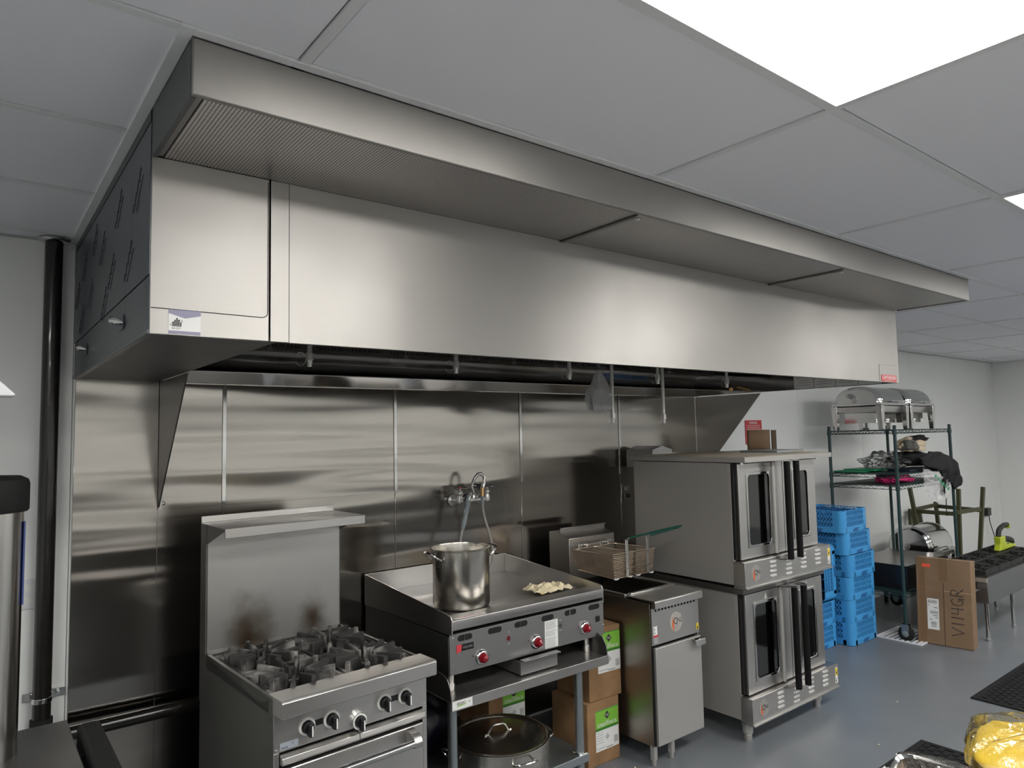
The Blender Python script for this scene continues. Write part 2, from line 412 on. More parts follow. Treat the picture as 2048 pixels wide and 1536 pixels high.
t1 = MB().box((.320,-1.972,ZC-.002),(.347,-.002,ZC+.028)).box((.347,-1.972,ZC-.002),(4.60,-1.945,ZC+.028)).box((4.577,-1.945,ZC-.002),(4.60,-.002,ZC+.028))
struct('trim_1', t1, M_grid, .001)

# ceiling lights
spot = {0:'large lit ceiling light panel over the hood, upper right of the view', 1:'second lit ceiling panel, only its corner showing at the right edge'}
for k, (lx, ly) in enumerate(LIGHTS):
    lab = spot.get(k, ['','','third lit ceiling panel along the row nearest the hood','fourth lit ceiling panel, end of the row nearest the hood',
        'added ceiling fill panel of the row behind the camera, furthest left','added ceiling fill panel second from the left in the row behind the camera','added ceiling fill panel third from the left in the row behind the camera','added ceiling fill panel at the right end of the row behind the camera','added ceiling fill panel left of the camera, row nearest the hood','added ceiling fill panel left of the camera, row behind'][k])
    t = thing('ceiling_light', lab, 'ceiling light', (lx+.61, ly+.305, ZC-.002), group='lit ceiling panels')
    x0, y0, x1, y1 = lx-.002, ly-.002, lx+1.196+.002+.002, ly+.60
    x0, x1, y0, y1 = lx, lx+1.196, ly, ly+.598
    part('frame', MB().box((x0-.006,y0-.004,ZC-.003),(x1+.006,y0+.006,ZC+.02)).box((x0-.006,y1-.006,ZC-.003),(x1+.006,y1+.004,ZC+.02))
         .box((x0-.006,y0+.006,ZC-.003),(x0+.006,y1-.006,ZC+.02)).box((x1-.006,y0+.006,ZC-.003),(x1+.006,y1-.006,ZC+.02)), M_lframe, t)
    part('diffuser', MB().box((x0+.006,y0+.006,ZC+.001),(x1-.006,y1-.006,ZC+.012)), M_panel, t)

# ------------------------------------------------------------ steel wall cladding
bs = thing('steel_backsplash', 'tall brushed stainless wall cladding behind the cooking line', 'backsplash', (2.44,-.006,0))
jx = [.354,.682,.958,1.866,2.755,3.657,4.53]
YB = -.008
part('panel', MB().box((.354,YB,.02),(.675,-.001,2.02)), M_splash, bs, .001)
for a, b in zip(jx[1:-1], jx[2:]):
    part('panel', MB().box((a+.001 if a > .7 else .676,YB,.02),(b-.001,-.001,2.02)), M_splash, bs, .001)
part('lap_seam', MB().box((.70,YB-.0016,1.442),(1.75,YB-.0002,1.446)), M_splash_low, bs)
for xj in jx[2:-1]:
    part('joint_strip', MB().box((xj-.009,YB-.006,1.45),(xj+.009,YB-.0005,2.01)), M_polish, bs, .001)
    part('joint_strip', MB().box((xj-.006,YB-.004,.03),(xj+.006,YB-.0005,1.44)), M_splash, bs, .001)
part('joint_strip', MB().box((.676,YB-.010,1.45),(.694,YB-.0005,2.0)), M_steel, bs, .001)
part('rivet', MB().lathe((.700,YB-.001,1.472),[(.008,0),(.007,.004),(.003,.006)],12,(0,-1,0)), M_chrome, bs)

# ------------------------------------------------------------ hood
HX0, HX1, HY, HB, HZ0, HZ1, HZ2 = .348, 4.575, -1.943, -1.541, 2.017, 2.469, 2.594
hd = thing('exhaust_hood', 'long stainless exhaust hood hanging from the ceiling over the cooking line', 'exhaust hood', (2.44,-.8,HZ0))
part('canopy_front', MB().box((HX0+.001,HY,HZ1),(HX1,HY+.014,HZ2)), M_hood, hd, .003)
part('canopy_end', MB().box((HX0,HY+.0145,HZ1),(HX0+.012,HB-.003,HZ2)), mat('dull film covered steel', (.085,.087,.092), .4, .2), hd, .001, label='dark film covered end of the canopy')
part('canopy_end', MB().box((HX1-.012,HY+.0145,HZ1),(HX1,HB-.003,HZ2)), M_hood, hd, .001)
jj = [.374, 1.745, 3.144, 4.56]
part('soffit_border', MB().box((HX0+.013,HY+.0145,HZ1+.006),(.374,HB-.001,HZ1+.012)), M_hood, hd)
for a, b in zip(jj[:-1], jj[1:]):
    part('perforated_panel', MB().box((a+.002,HY+.0145,HZ1+.004),(b-.004,HB-.001,HZ1+.008)), M_perf, hd)
for a in jj[1:-1]:
    part('soffit_divider', MB().box((a-.002,HY+.03,HZ1-.004),(a+.012,HB-.001,HZ1+.003)), M_hood, hd, .001)
    part('bolt', MB().lathe((a+.03,HY+.05,HZ1+.004),[(.009,0),(.009,.004),(.004,.009)],12,(0,0,-1)), M_chrome, hd)
# box front
XD = .649; XS = .703
part('front_panel', MB().box((HX0+.001,HB,HZ0),(XD-.002,HB+.014,HZ1+.004)), M_hood, hd, .002)
part('front_panel', MB().box((XD+.002,HB+.001,HZ0+.001),(XS-.0004,HB+.014,HZ1+.004)), M_hood, hd, .0005)
part('front_panel', MB().box((XS+.0004,HB+.0005,HZ0),(4.55,HB+.014,HZ1+.004)), M_hood, hd, .0006)
# engraved line of the access door
ad_pts = [(.352,HB-.0006,2.084)]+[(.627-.0+.0*k,HB-.0006,2.082) for k in range(1)]+[(.627+.016*math.sin(t*PI/8),HB-.0006,2.098-.016*math.cos(t*PI/8)) for t in range(5)]+[(.643,HB-.0006,2.465)]
part('access_door_seam', MB().tube(ad_pts,.0011,5), M_dark, hd)
part('corner_patch_seam', MB().tube([(4.287,HB-.0006,2.02),(4.287,HB-.0006,2.122),(4.50,HB-.0006,2.122)],.0009,5), M_grey_ink, hd)
part('back_shell', MB().box((.68,-.10,2.30),(4.53,-.004,2.59)).box((.68,HB+.0145,2.44),(4.53,-.1,2.46)), M_dark_steel, hd)
# left cabinet
part('film_side_panel', MB().box((HX0,HB+.001,HZ0+.012),(HX0+.012,-.004,2.165)), M_film, hd, .001, label='dark blue protective film with faint script')
part('film_side_panel', MB().box((HX0-.002,HB+.001,2.168),(HX0+.010,-.004,2.560)), M_film, hd, .001, label='dark blue protective film with faint script')
part('side_top_rail', MB().box((HX0-.003,HB+.001,2.563),(HX0+.010,-.004,2.592)), mat('film rail', (.03,.033,.04), .35), hd, .001)
part('side_bottom_lip', MB().box((HX0-.004,HB+.001,HZ0),(HX0+.012,-.004,HZ0+.0115)), M_film, hd, .001)
part('cabinet_underside', MB().box((HX0+.0125,HB+.0145,HZ0+.001),(.672,-.004,HZ0+.012)), steel('underside film steel', (.24,.235,.23), .42, (40,1,1), smudge=.15), hd)
part('cabinet_inner_side', MB().box((.664,HB+.0145,HZ0+.0125),(.674,-.10,2.44)), M_steel, hd)
part('hood_right_end', MB().box((4.538,HB+.0145,HZ0),(4.55,-.004,2.46)), M_polish, hd, .001)
rq = random.Random(12)
fpm = MB()
for (yy, zz) in ((-1.42,2.47),(-1.30,2.30),(-1.12,2.50),(-1.0,2.33),(-.80,2.45),(-.86,2.25),(-.62,2.52),(-.52,2.34),(-.34,2.48),(-.28,2.28),(-.14,2.40)):
    pts = [(HX0-.0025, yy+.010*k+.006*math.sin(k*2.1), zz-.0085*k+.010*math.sin(k*2.1+1.2)) for k in range(11)]
    fpm.tube(pts,.0016,4)
    fpm.tube([(HX0-.0025, yy-.03+.010*k, zz-.02-.0085*k) for k in (0,4,9)],.0010,4)
part('film_print', fpm, mat('film script print', (.018,.02,.026), .5), hd, kind='stuff')
for yy, zz in ((-1.163,2.098),(-.381,2.105)):
    l = part('latch', MB().box((HX0-.004,yy-.03,zz-.022),(HX0-.001,yy+.03,zz+.018)), M_film, hd, .0005)
    part('latch_handle', MB().tube([(HX0-.006,yy-.055,zz-.008),(HX0-.020,yy-.03,zz),(HX0-.026,yy,zz+.004),(HX0-.018,yy+.03,zz+.002),(HX0-.006,yy+.05,zz)],[.002,.009,.011,.008,.002],10), M_chrome, l)
# rear strip, sloped back pan, trough, baffle filters
part('rear_lip', MB().prism([(-.0095,2.012),(-.036,2.012),(-.068,2.066),(-.066,2.071),(-.0095,2.074)],'x',.676,4.536), M_polish, hd, .0015)
part('back_pan', MB().prism([(-.058,2.072),(-.40,2.145),(-.40,2.155),(-.02,2.085)],'x',.676,4.536), steel('dark mirror pan', (.26,.25,.24), .12, (1,1,1), wave=((1,1,1),1.5,.01), rvar=.02, gstr=.02), hd)
part('grease_trough', MB().prism([(-.40,2.132),(-.462,2.132),(-.462,2.165),(-.458,2.165),(-.458,2.137),(-.40,2.137)],'x',.690,4.18), M_polish, hd)
dm_ = MB()
for k in range(205):
    xx = .70+k*.017
    if (k//25) % 3 == 2 and k % 25 < 3: continue
    dm_.box((xx,-.4628,2.146),(xx+.010,-.4622,2.160))
part('drain_slots', dm_, M_dark, hd, kind='stuff', smooth=0)
for k in range(8):
    part('trough_edge', MB().box((.70+k*.435,-.470,2.126),(.93+k*.435,-.455,2.131)), M_polish, hd)
nf = 7; fw = (4.2-.69)/nf
fm = MB()
for k in range(12):
    a = -.235+k*.0405
    fm.box((a,-.012,0),(a+.026,0,.48)).box((a+.014,.012,0),(a+.042,.020,.48))
fm.box((-.245,-.014,0),(.245,.022,.022)).box((-.245,-.014,.46),(.245,.022,.48)).box((-.245,-.014,.022),(-.232,.022,.46)).box((.232,-.014,.022),(.245,.022,.46))
f0 = None
for k in range(nf):
    if f0 is None:
        f0 = part('baffle_filter', fm, M_steel, None); f0.parent = hd
        f0.data.transform(Matrix.Rotation(math.radians(55), 4, 'X')); fo = f0
    else:
        fo = f0.copy(); COL.objects.link(fo); fo.parent = hd
    fo.location = Vector((.69+fw*(k+.5), -.440, 2.176))-Vector((2.44,-.8,HZ0))
# skirts
part('end_skirt', MB().prism([(-.009,2.016),(-.012,1.448),(-.505,2.016)],'x',.676,.682), mat('brown grey sheet', (.20,.19,.18), .35, .8), hd, .001, label='triangular steel end skirt on the left')
part('end_skirt', MB().prism([(-.009,2.010),(-.009,1.50),(-.17,1.535),(-.59,2.010)],'x',4.531,4.537), M_steel, hd, .001, label='triangular steel end skirt on the right')
# sticker (code left out) and maker plate
st = part('sticker', MB().box((.393,HB-.0012,2.0215),(.4695,HB-.0002,2.083)), M_white, hd, label='white sticker with purple bands and a building logo')
part('sticker_band', MB().prism([(.393,2.083),(.393,2.073),(.432,2.062),(.4695,2.071),(.4695,2.083)],'y',HB-.0016,HB-.0011), M_purple, st)
part('sticker_band', MB().box((.393,HB-.0016,2.0215),(.4695,HB-.0011,2.029)), M_purple, st)
bl = MB()
for a, h in ((.402,.012),(.4065,.017),(.411,.022),(.4155,.018),(.420,.011)):
    bl.box((a,HB-.0018,2.040),(a+.003,HB-.0011,2.040+h))
bl.tube([(.411+.015*math.cos(t*PI/8),HB-.0014,2.049+.004*math.sin(t*PI/8)+.006*math.cos(t*PI/8)) for t in range(16)],.0005,4,closed=True)
part('sticker_logo', bl, M_ink, st)
text('sticker_lettering','BIG CITY',(.411,HB-.0016,2.035),(1,0,0),(0,0,1),.006,M_grey_ink,st,width=.020)
mp_ = part('maker_plate', MB().box((4.31,HB-.0012,2.0205),(4.507,HB-.0002,2.061)), M_redprint, hd, label='red maker plate with white lettering')
text('plate_lettering','CAPTIVEAIRE',(4.408,HB-.0016,2.043),(1,0,0),(0,0,1),.030,M_white,mp_,width=.18)
text('plate_lettering','www.captiveaire.com',(4.408,HB-.0016,2.026),(1,0,0),(0,0,1),.008,M_white,mp_,width=.12)
# instruction sheets inside right end
for k, (a, b) in enumerate(((-.85,-.99),(-.995,-1.14),(-1.145,-1.29),(-1.295,-1.44))):
    s_ = part('instruction_sheet', MB().box((4.536,b,2.022),(4.5379,a,2.175)), M_sheet, hd, label='white printed instruction sheet')
    tm = MB()
    for q in range(8):
        zz = 2.165-q*.017; tm.box((4.5352,b+.01+.012*(q%3),zz-.0022),(4.5359,a-.012-.01*((q*7)%4),zz))
    part('printed_lines', tm, M_grey_ink, s_)
# fire suppression nozzles
pn = MB().box((.8,-.712,2.30),(4.4,-.688,2.324))
part('suppression_pipe', MB().cyl((.80,-.70,2.30),(4.35,-.70,2.30),.011,seg=10), M_chrome, hd)
def nozzle(x, zb, y=-.70, zt=2.29):
    m = MB().cyl((x,y,zb+.052),(x,y,zt),.0105,seg=12)
    n_ = part('nozzle', m, M_nozzle, hd)
    part('nozzle_nut', MB().cyl((x,y,zb+.026),(x,y,zb+.056),.0165,seg=6), M_nozzle, n_, .001)
    part('nozzle_tip', MB().cyl((x,y,zb),(x,y,zb+.027),.010,.012,seg=12), M_nozzle, n_)
    loop = [(x-.016-.022+.022*math.cos(t*PI/8*1.0),y,zb+.03+.028*math.sin(t*PI/8)) for t in range(-7,8)]
    part('nozzle_wire', MB().tube(loop,.0009,4), M_steel, n_)
for x_, zb in ((1.099,2.042),(1.818,2.041),(2.547,2.036),(3.27,2.032),(3.966,2.028)): nozzle(x_, zb)
for x_, zb in ((2.872,1.80),(3.312,1.795)): nozzle(x_, zb)
part('nozzle_stub', MB().cyl((4.50,-.36,2.075),(4.42,-.42,2.045),.014,seg=12), M_brass, hd)

# bag hanging from the hood
bg = thing('hanging_bag', 'knotted clear plastic bag of grey parts hanging under the hood', 'bag', (2.77,-.70,1.86))
def bagf(u, v):
    a = 2*PI*u; z = 1.862+v*.235
    r = (.088 if v < .45 else .088*(1-((v-.45)/.55)**1.1)+.006)*(1-.55*max(0,(.06-v)/.06))
    n = noise.noise(Vector((math.cos(a)*2.2, math.sin(a)*2.2, v*5)))
    r *= 1+.22*n+.05*math.sin(a*9+v*3)
    return (2.77+r*math.cos(a)*.98, -.70+r*math.sin(a)*.55, z+.006*n)
part('plastic', MB().grid(bagf,36,18,True), M_bagw, bg, smooth=60)
part('contents', MB().box((2.70,-.73,1.872),(2.765,-.675,1.985)).box((2.772,-.728,1.868),(2.835,-.68,1.965)), mat('grey parts', (.25,.25,.25), .5), bg, .012)
part('knot', MB().tube([(2.77,-.7,2.09),(2.772,-.7,2.14),(2.768,-.70,2.29)],[.008,.005,.004],8), M_bag, bg)

# ------------------------------------------------------------ pipes at left
pp = thing('wall_pipe', 'tall black drain pipe running up the white wall to the ceiling', 'pipe', (.262,-.05,.60))
part('pipe', MB().cyl((.262,-.05,.60),(.262,-.05,ZC-.012),.0325,seg=28), M_pipe, pp)
part('coupling', MB().cyl((.262,-.05,.60),(.262,-.05,.665),.039,seg=28), M_blackrub, pp, .002)
part('ceiling_collar', MB().lathe((.262,-.05,ZC-.016),[(.034,0),(.052,.004),(.058,.010),(.058,.014)],24), M_polish, pp)
part('strap', MB().lathe((.262,-.05,.728),[(.034,0),(.036,.001),(.036,.019),(.034,.020)],24,cap0=False,cap1=False).box((.20,-.012,.728),(.236,-.002,.760)).box((.29,-.012,.728),(.345,-.002,.760)), M_polish, pp, .0008, label='steel pipe strap')
part('strap_bolt', MB().cyl((.318,-.012,.745),(.318,-.035,.745),.007,seg=8), M_chrome, pp)
hp = thing('floor_gas_pipe', 'thick black pipe running level along the foot of the steel wall', 'pipe', (.62,-.10,.598))
part('pipe', MB().cyl((.33,-.10,.598),(.90,-.10,.598),.0275,seg=24), M_pipe, hp)
part('elbow', MB().tube([(.34,-.10,.598),(.31,-.10,.594),(.29,-.10,.575),(.284,-.10,.55)],.034,20), M_pipe, hp)
part('drop', MB().cyl((.284,-.10,.55),(.284,-.10,0),.030,seg=20), M_pipe, hp)
ol = thing('wall_outlet', 'white double wall outlet beside the tall black pipe', 'outlet', (.205,-.003,1.147))
part('cover', MB().box((.170,-.007,1.088),(.240,-.0005,1.206)), M_whiteplastic, ol, .002)
for zz in (1.120,1.172): part('socket', MB().lathe((.205,-.007,zz),[(.016,0),(.016,.0015)],16,(0,-1,0)), M_white, ol)

# ------------------------------------------------------------ range (local frame, turned 3.3 degrees)
rg = thing('gas_range', 'four burner gas range with tall stained backguard shelf, nearest the left', 'range', (.817,-1.063,0), math.radians(3.3), local=True)
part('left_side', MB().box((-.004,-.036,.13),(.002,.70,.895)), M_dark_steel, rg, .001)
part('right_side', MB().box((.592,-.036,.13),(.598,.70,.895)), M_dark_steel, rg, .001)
part('body', MB().box((.0025,0.02,.13),(.5915,.70,.72)), M_dark, rg)
part('deck_rim', MB().box((-.004,0,.84),(.010,.63,.8955)).box((.584,0,.84),(.598,.63,.8955)).box((.010,.61,.84),(.584,.63,.8955)), M_dark_steel, rg, .001)
part('drip_tray', MB().box((.011,.0,.80),(.583,.609,.812)), M_ash, rg)
part('bullnose', MB().prism([(-.112,.852),(-.112,.899),(-.106,.905),(0,.905),(0,.80),(-.036,.80),(-.036,.848),(-.106,.848)],'x',-.004,.598), M_steel, rg, .0015)
part('control_panel', MB().box((-.003,-.042,.722),(.597,-.037,.846)), M_steel, rg, .001)
part('stile', MB().box((-.003,-.042,.13),(.016,-.037,.7215)), M_steel, rg, .001)
part('stile', MB().box((.578,-.042,.13),(.597,-.037,.7215)), M_steel, rg, .001)
part('trim_rail', MB().prism([(-.040,.714),(-.062,.706),(-.066,.690),(-.062,.684),(-.040,.682)],'x',.018,.299), M_steel, rg, .001)
part('trim_rail', MB().prism([(-.040,.714),(-.062,.706),(-.066,.690),(-.062,.684),(-.040,.682)],'x',.301,.576), M_steel, rg, .001)
dr = part('oven_door', MB().box((.022,-.062,.20),(.568,-.030,.671)), M_steel, rg, .004)
hh = part('handle', MB().cyl((.06,-.115,.632),(.50,-.115,.632),.0135,seg=20), M_polish, dr)
for a, b in ((.04,.075),(.488,.523)):
    part('handle_bracket', MB().prism([(-.062,.610),(-.062,.668),(-.10,.664),(-.122,.650),(-.130,.634),(-.124,.616),(-.112,.612)],'x',a,b), M_steel, dr, .003)
part('kick_panel', MB().box((.018,-.038,.135),(.576,-.030,.19)), M_steel, rg, .001)
for a in (.03,.565):
    for b in (.0,.62):
        part('leg', MB().lathe((a,b,0),[(.016,0),(.018,.004),(.018,.03),(.024,.035),(.026,.135)],14), M_steelv, rg)
kn = []
for k, (a, zz) in enumerate(((.110,.781),(.199,.781),(.304,.746),(.408,.783),(.497,.782))):
    big = k == 2
    o_ = part('knob', MB().lathe((a,-.042,zz),[(.024,0),(.022,.004),(.0205,.022),(.018,.026)],28,(0,-1,0)), M_black, rg, .001)
    part('knob_ring', MB().lathe((a,-.042,zz),[(.029,0),(.029,.014 if big else .008),(.0215,.0155 if big else .009),(.0215,0)],32,(0,-1,0),cap0=False,cap1=False), M_chrome if big else M_knobwhite, o_)
    if big: part('dial_face', MB().lathe((a,-.057,zz),[(.0275,0),(.0275,.0008),(.021,.0008)],32,(0,-1,0),cap1=False), M_knobwhite, o_)
    part('knob_grip', MB().prism([(a-.007,zz-.026),(a+.007,zz-.028),(a+.008,zz+.012),(a,zz+.020),(a-.008,zz+.012)],'y',-.084,-.060), M_black, o_, .003)
    part('knob_pointer', MB().box((a+.001,-.0848,zz-.024),(a+.0055,-.084,zz+.010)), M_white, o_)
part('knob_link_plate', MB().box((.118,-.0435,.772),(.192,-.042,.792)), M_black, rg)
part('knob_link_plate', MB().box((.416,-.0435,.774),(.490,-.042,.794)), M_black, rg)
lp = part('rating_plate', MB().box((.018,-.0432,.727),(.081,-.042,.749)), mat('blue grey plate', (.30,.33,.37), .4), rg, label='blue grey rating plate')
text('plate_lettering','ANSI Z83',(.034,-.0436,.733),(1,0,0),(0,0,1),.006,M_ink,lp,width=.022)
part('plate_mark', MB().box((.061,-.0436,.738),(.0625,-.0432,.747)), M_ink, lp)
for a, zz in ((.006,.729),(.588,.727)):
    part('screw', MB().lathe((a,-.042,zz),[(.0045,0),(.004,.002),(.001,.003)],10,(0,-1,0)), M_chrome, rg)
bgd = part('backguard', MB().box((0,.630,.895),(.580,.634,1.40)), M_stained, rg, .001, label='backguard with two burnt brown heat stains')
part('backguard_return', MB().box((-.006,.6345,.70),(0,.70,1.405)), M_dark_steel, bgd)
part('backguard_return', MB().box((.580,.6345,.70),(.586,.70,1.405)), M_dark_steel, bgd)
part('backguard_foot', MB().prism([(.612,.896),(.632,.9),(.632,.905)],'x',.0,.58), M_polish, bgd)
part('flue_back', MB().box((0,.69,.70),(.58,.70,1.40)), M_dark_steel, bgd)
part('high_shelf', MB().box((-.006,.415,1.405),(.594,.70,1.409)).box((-.006,.415,1.372),(.594,.419,1.409)).box((-.006,.694,1.409),(.586,.70,1.436)), M_steel, rg, .0015, label='folded high shelf on the backguard')
part('shelf_bracket', MB().prism([(.419,1.404),(.630,1.404),(.630,1.33)],'x',-.004,0), M_dark_steel, rg)
part('shelf_bracket', MB().prism([(.419,1.404),(.630,1.404),(.630,1.33)],'x',.588,.592), M_dark_steel, rg)
# grates: each a ring of tapered fins around a bowl
def fin(m, cx, cy, ang, r0, r1, w0, w1, z0, zt0, zt1):
    c, s_ = math.cos(ang), math.sin(ang)
    def P(r, t, z): return (cx+r*c-t*s_, cy+r*s_+t*c, z)
    vs = [P(r0,-w0,z0),P(r0,w0,z0),P(r1,w1,z0+.004),P(r1,-w1,z0+.004),P(r0,-w0*.7,zt0),P(r0,w0*.7,zt0),P(r1,w1*.7,zt1),P(r1,-w1*.7,zt1)]
    m.add(vs, [(0,3,2,1),(4,5,6,7),(0,1,5,4),(1,2,6,5),(2,3,7,6),(3,0,4,7)])
for i in range(2):
    for j in range(2):
        cx, cy = .155+.288*i, .150+.300*j
        hw, hl = .138, .145
        g_ = MB()
        rnd = random.Random(i*3+j)
        for k in range(12):
            a = 2*PI*k/12+.06
            e = min(hw/abs(math.cos(a)) if abs(math.cos(a)) > 1e-3 else 9, hl/abs(math.sin(a)) if abs(math.sin(a)) > 1e-3 else 9)
            if k % 3 == 0: fin(g_, cx, cy, a, .036, e-.004, .006, .013, .868, .910, .925)
            elif k % 3 == 1: fin(g_, cx, cy, a, .045, e-.02, .006, .013, .862, .912, .921)
            else: fin(g_, cx, cy, a, .040, e-.012, .006, .012, .866, .906, .919)
        for (x0,y0,x1,y1) in ((-hw,-hl,hw,-hl+.012),(-hw,hl-.012,hw,hl),(-hw,-hl+.012,-hw+.012,hl-.012),(hw-.012,-hl+.012,hw,hl-.012)):
            g_.box((cx+x0,cy+y0,.858),(cx+x1,cy+y1,.892))
        gr = part('grate', g_, M_iron, rg, .0025, seg=1)
        def bowl(u, v, cx=cx, cy=cy):
            a = 2*PI*u; e = min(hw/max(abs(math.cos(a)),1e-3), hl/max(abs(math.sin(a)),1e-3))
            r = .05+(e-.006-.05)*v
            z = .852+.036*v+.012*noise.noise(Vector((math.cos(a)*3*v+cx*9, math.sin(a)*3*v, cy*7)))
            return (cx+r*math.cos(a), cy+r*math.sin(a), z)
        part('grate_bowl', MB().grid(bowl,48,6,True), M_ash, gr)
        b_ = part('burner', MB().lathe((cx,cy,.812),[(.050,0),(.050,.02),(.040,.034),(.034,.052),(.018,.058),(.016,.046)],24), M_iron, rg)

# ------------------------------------------------------------ griddle stand
stn = thing('griddle_stand', 'stainless equipment stand with curved side guards under the griddle', 'equipment stand', (2.1,-.46,0))
SX0, SX1, SYF = 1.632, 2.568, -.912
part('top_shelf', MB().box((SX0,SYF,.590),(SX1,SYF+.006,.633)).box((SX0,SYF+.006,.622),(SX1,-.02,.628)), M_steel, stn, .0015)
for a in (SX0, SX1-.005):
    pr_ = [(SYF+.0065,.6285),(SYF+.0065,.645),(SYF+.012,.68),(SYF+.035,.715),(SYF+.075,.730),(-.03,.730),(-.03,.6285)]
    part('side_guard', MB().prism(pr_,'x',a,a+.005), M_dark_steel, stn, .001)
part('rear_guard', MB().box((SX0+.0055,-.028,.6285),(SX1-.0055,-.023,.73)), M_steel, stn)
LS = .182
part('lower_shelf', MB().box((SX0+.01,-.882,LS-.036),(2.445,-.876,LS+.001)).box((SX0+.01,-.876,LS-.006),(2.445,-.08,LS)), M_zinc, stn, .0015)
for a in (1.672, 2.412):
    for b in (-.852, -.11):
        lg = part('leg', MB().cyl((a,b,.03),(a,b,.62),.0205,seg=20), steel('galvanised leg', (.50,.57,.60), .25, (1,1,1)) if False else M_zinc, stn)
        part('collar', MB().box((a-.027,b-.027,LS-.04),(a+.027,b+.027,LS+.006)), M_polish, lg, .004)
        part('foot', MB().lathe((a,b,0),[(.014,0),(.022,.006),(.024,.03)],14), M_chrome, lg)
sk = part('stand_label', MB().box((1.634,SYF-.0012,.596),(1.736,SYF-.0001,.631)), M_white, stn, label='white maker label with green lettering')
text('label_lettering','REGENCY',(1.680,SYF-.0016,.618),(1,0,0),(0,0,1),.016,M_ink,sk,width=.045)
part('label_swoosh', MB().prism([(1.656,.606),(1.705,.610),(1.700,.613),(1.660,.611)],'y',SYF-.0017,SYF-.0011), M_green, sk)
text('label_lettering','KIT',(1.721,SYF-.0016,.617),(1,0,0),(0,0,1),.009,M_grey_ink,sk)

# ------------------------------------------------------------ griddle
gd = thing('griddle', 'wide countertop griddle with splash guard and three red knobs on a stand', 'griddle', (2.13,-.44,.63))
GX0, GX1, GF, GB = 1.668, 2.590, -.866, -.03
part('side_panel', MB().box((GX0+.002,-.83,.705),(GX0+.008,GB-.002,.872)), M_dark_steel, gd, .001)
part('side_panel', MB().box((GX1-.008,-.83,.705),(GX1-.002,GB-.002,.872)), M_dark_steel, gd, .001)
part('chassis', MB().box((GX0+.009,-.828,.712),(GX1-.009,GB-.003,.885)), M_dark, gd)
part('front_rail', MB().prism([(GF,.912),(GF,.944),(GF+.005,.950),(-.775,.950),(-.775,.905),(GF+.004,.905)],'x',GX0+.004,GX1-.004), M_steel, gd, .002)
part('griddle_plate', MB().box((GX0+.006,-.774,.905),(GX1-.006,GB-.012,.926)), M_griddle, gd, .001)
sg = [(-.862,.885),(GB,.872),(GB,1.032),(-.10,1.032)]
for a in (GX0-.002, GX1-.006):
    pts = [(-.866,.888),(GB,.874),(GB,1.030),(-.825,.972),(-.856,.966),(-.866,.952)]
    part('splash_side', MB().prism([(p[0],p[1]) for p in pts],'x',a,a+.006), M_steel, gd, .001)
part('splash_back', MB().box((GX0+.0045,GB-.010,.90),(GX1-.0065,GB-.004,1.030)), M_steel, gd, .001)
PY = -.836
part('control_panel', MB().box((GX0+.006,PY,.710),(GX1+.026,PY+.005,.882)), M_gfront, gd, .001)
def capsule(m, cx, cz, w_, h_, y0, y1, n=8):
    r = h_/2; pts = []
    for k in range(n+1): t = -PI/2+PI*k/n; pts.append((cx+w_/2-r+r*math.cos(t), cz+r*math.sin(t)))
    for k in range(n+1): t = PI/2+PI*k/n; pts.append((cx-w_/2+r+r*math.cos(t), cz+r*math.sin(t)))
    return m.prism(pts,'y',y0,y1)
for k, a in enumerate((1.754,1.918,2.071,2.236,2.386,2.549)):
    v_ = part('vent_slot', capsule(MB(),a,.860,.078,.026,PY-.0006,PY), M_dark, gd)
    if k in (0,2,4): part('slot_valve', MB().cyl((a-.006,PY-.0012,.849),(a-.004,PY-.0012,.871),.003,seg=8), M_polish, v_)
for k, (a, zz) in enumerate(((1.841,.757),(2.160,.762),(2.479,.768))):
    kb = part('knob', MB().lathe((a,PY-.012,zz),[(.023,0),(.023,.006),(.0205,.014),(.015,.024),(.003,.032)],10,(0,-1,0)), M_red, gd, smooth=20)
    part('knob_bezel', MB().lathe((a,PY,zz),[(.034,0),(.033,.006),(.027,.013),(.0235,.014),(.0235,.004)],36,(0,-1,0),cap0=False,cap1=False), M_chrome, kb)
for a, zz in ((1.690,.866),(1.690,.750),(1.996,.835),(1.997,.783),(2.613,.873),(2.611,.758),(2.316,.832),(2.318,.782)):
    part('screw', MB().lathe((a,PY,zz),[(.006,0),(.005,.003),(.001,.004)],12,(0,-1,0)), M_chrome, gd)
for a, zz in ((1.795,.770),(1.885,.757),(2.113,.775),(2.200,.767),(2.437,.781),(2.52,.776)):
    part('small_hole', MB().lathe((a,PY,zz),[(.003,0),(.003,.0006)],10,(0,-1,0)), M_dark, gd)
part('pilot_hole', MB().lathe((1.996,PY,.809),[(.011,0),(.011,.0006)],20,(0,-1,0)), mat('dark red jewel', (.12,.01,.01), .3), gd)
part('pilot_hole', MB().lathe((2.317,PY,.807),[(.011,0),(.011,.0006)],20,(0,-1,0)), mat('dark grey hole', (.05,.05,.05), .5), gd)
part('rocker_switch', MB().box((2.558,PY-.004,.782),(2.586,PY,.812)), M_black, gd, .002)
np_ = part('name_plate', MB().box((1.708,PY-.0015,.804),(1.800,PY,.833)), M_black, gd, .0005, label='black name plate with a red end')
part('name_plate_mark', MB().prism([(1.708,.798),(1.732,.804),(1.737,.833),(1.708,.833)],'y',PY-.0022,PY-.0014), M_redprint, np_)
text('plate_lettering','VULCAN',(1.767,PY-.002,.818),(1,0,0),(0,0,1),.013,M_grey_ink,np_,width=.05)
wl = part('warning_label', MB().box((2.216,PY-.0012,.716),(2.299,PY,.845)), M_white, gd, label='white printed instruction label')
tm = MB(); rr = random.Random(3)
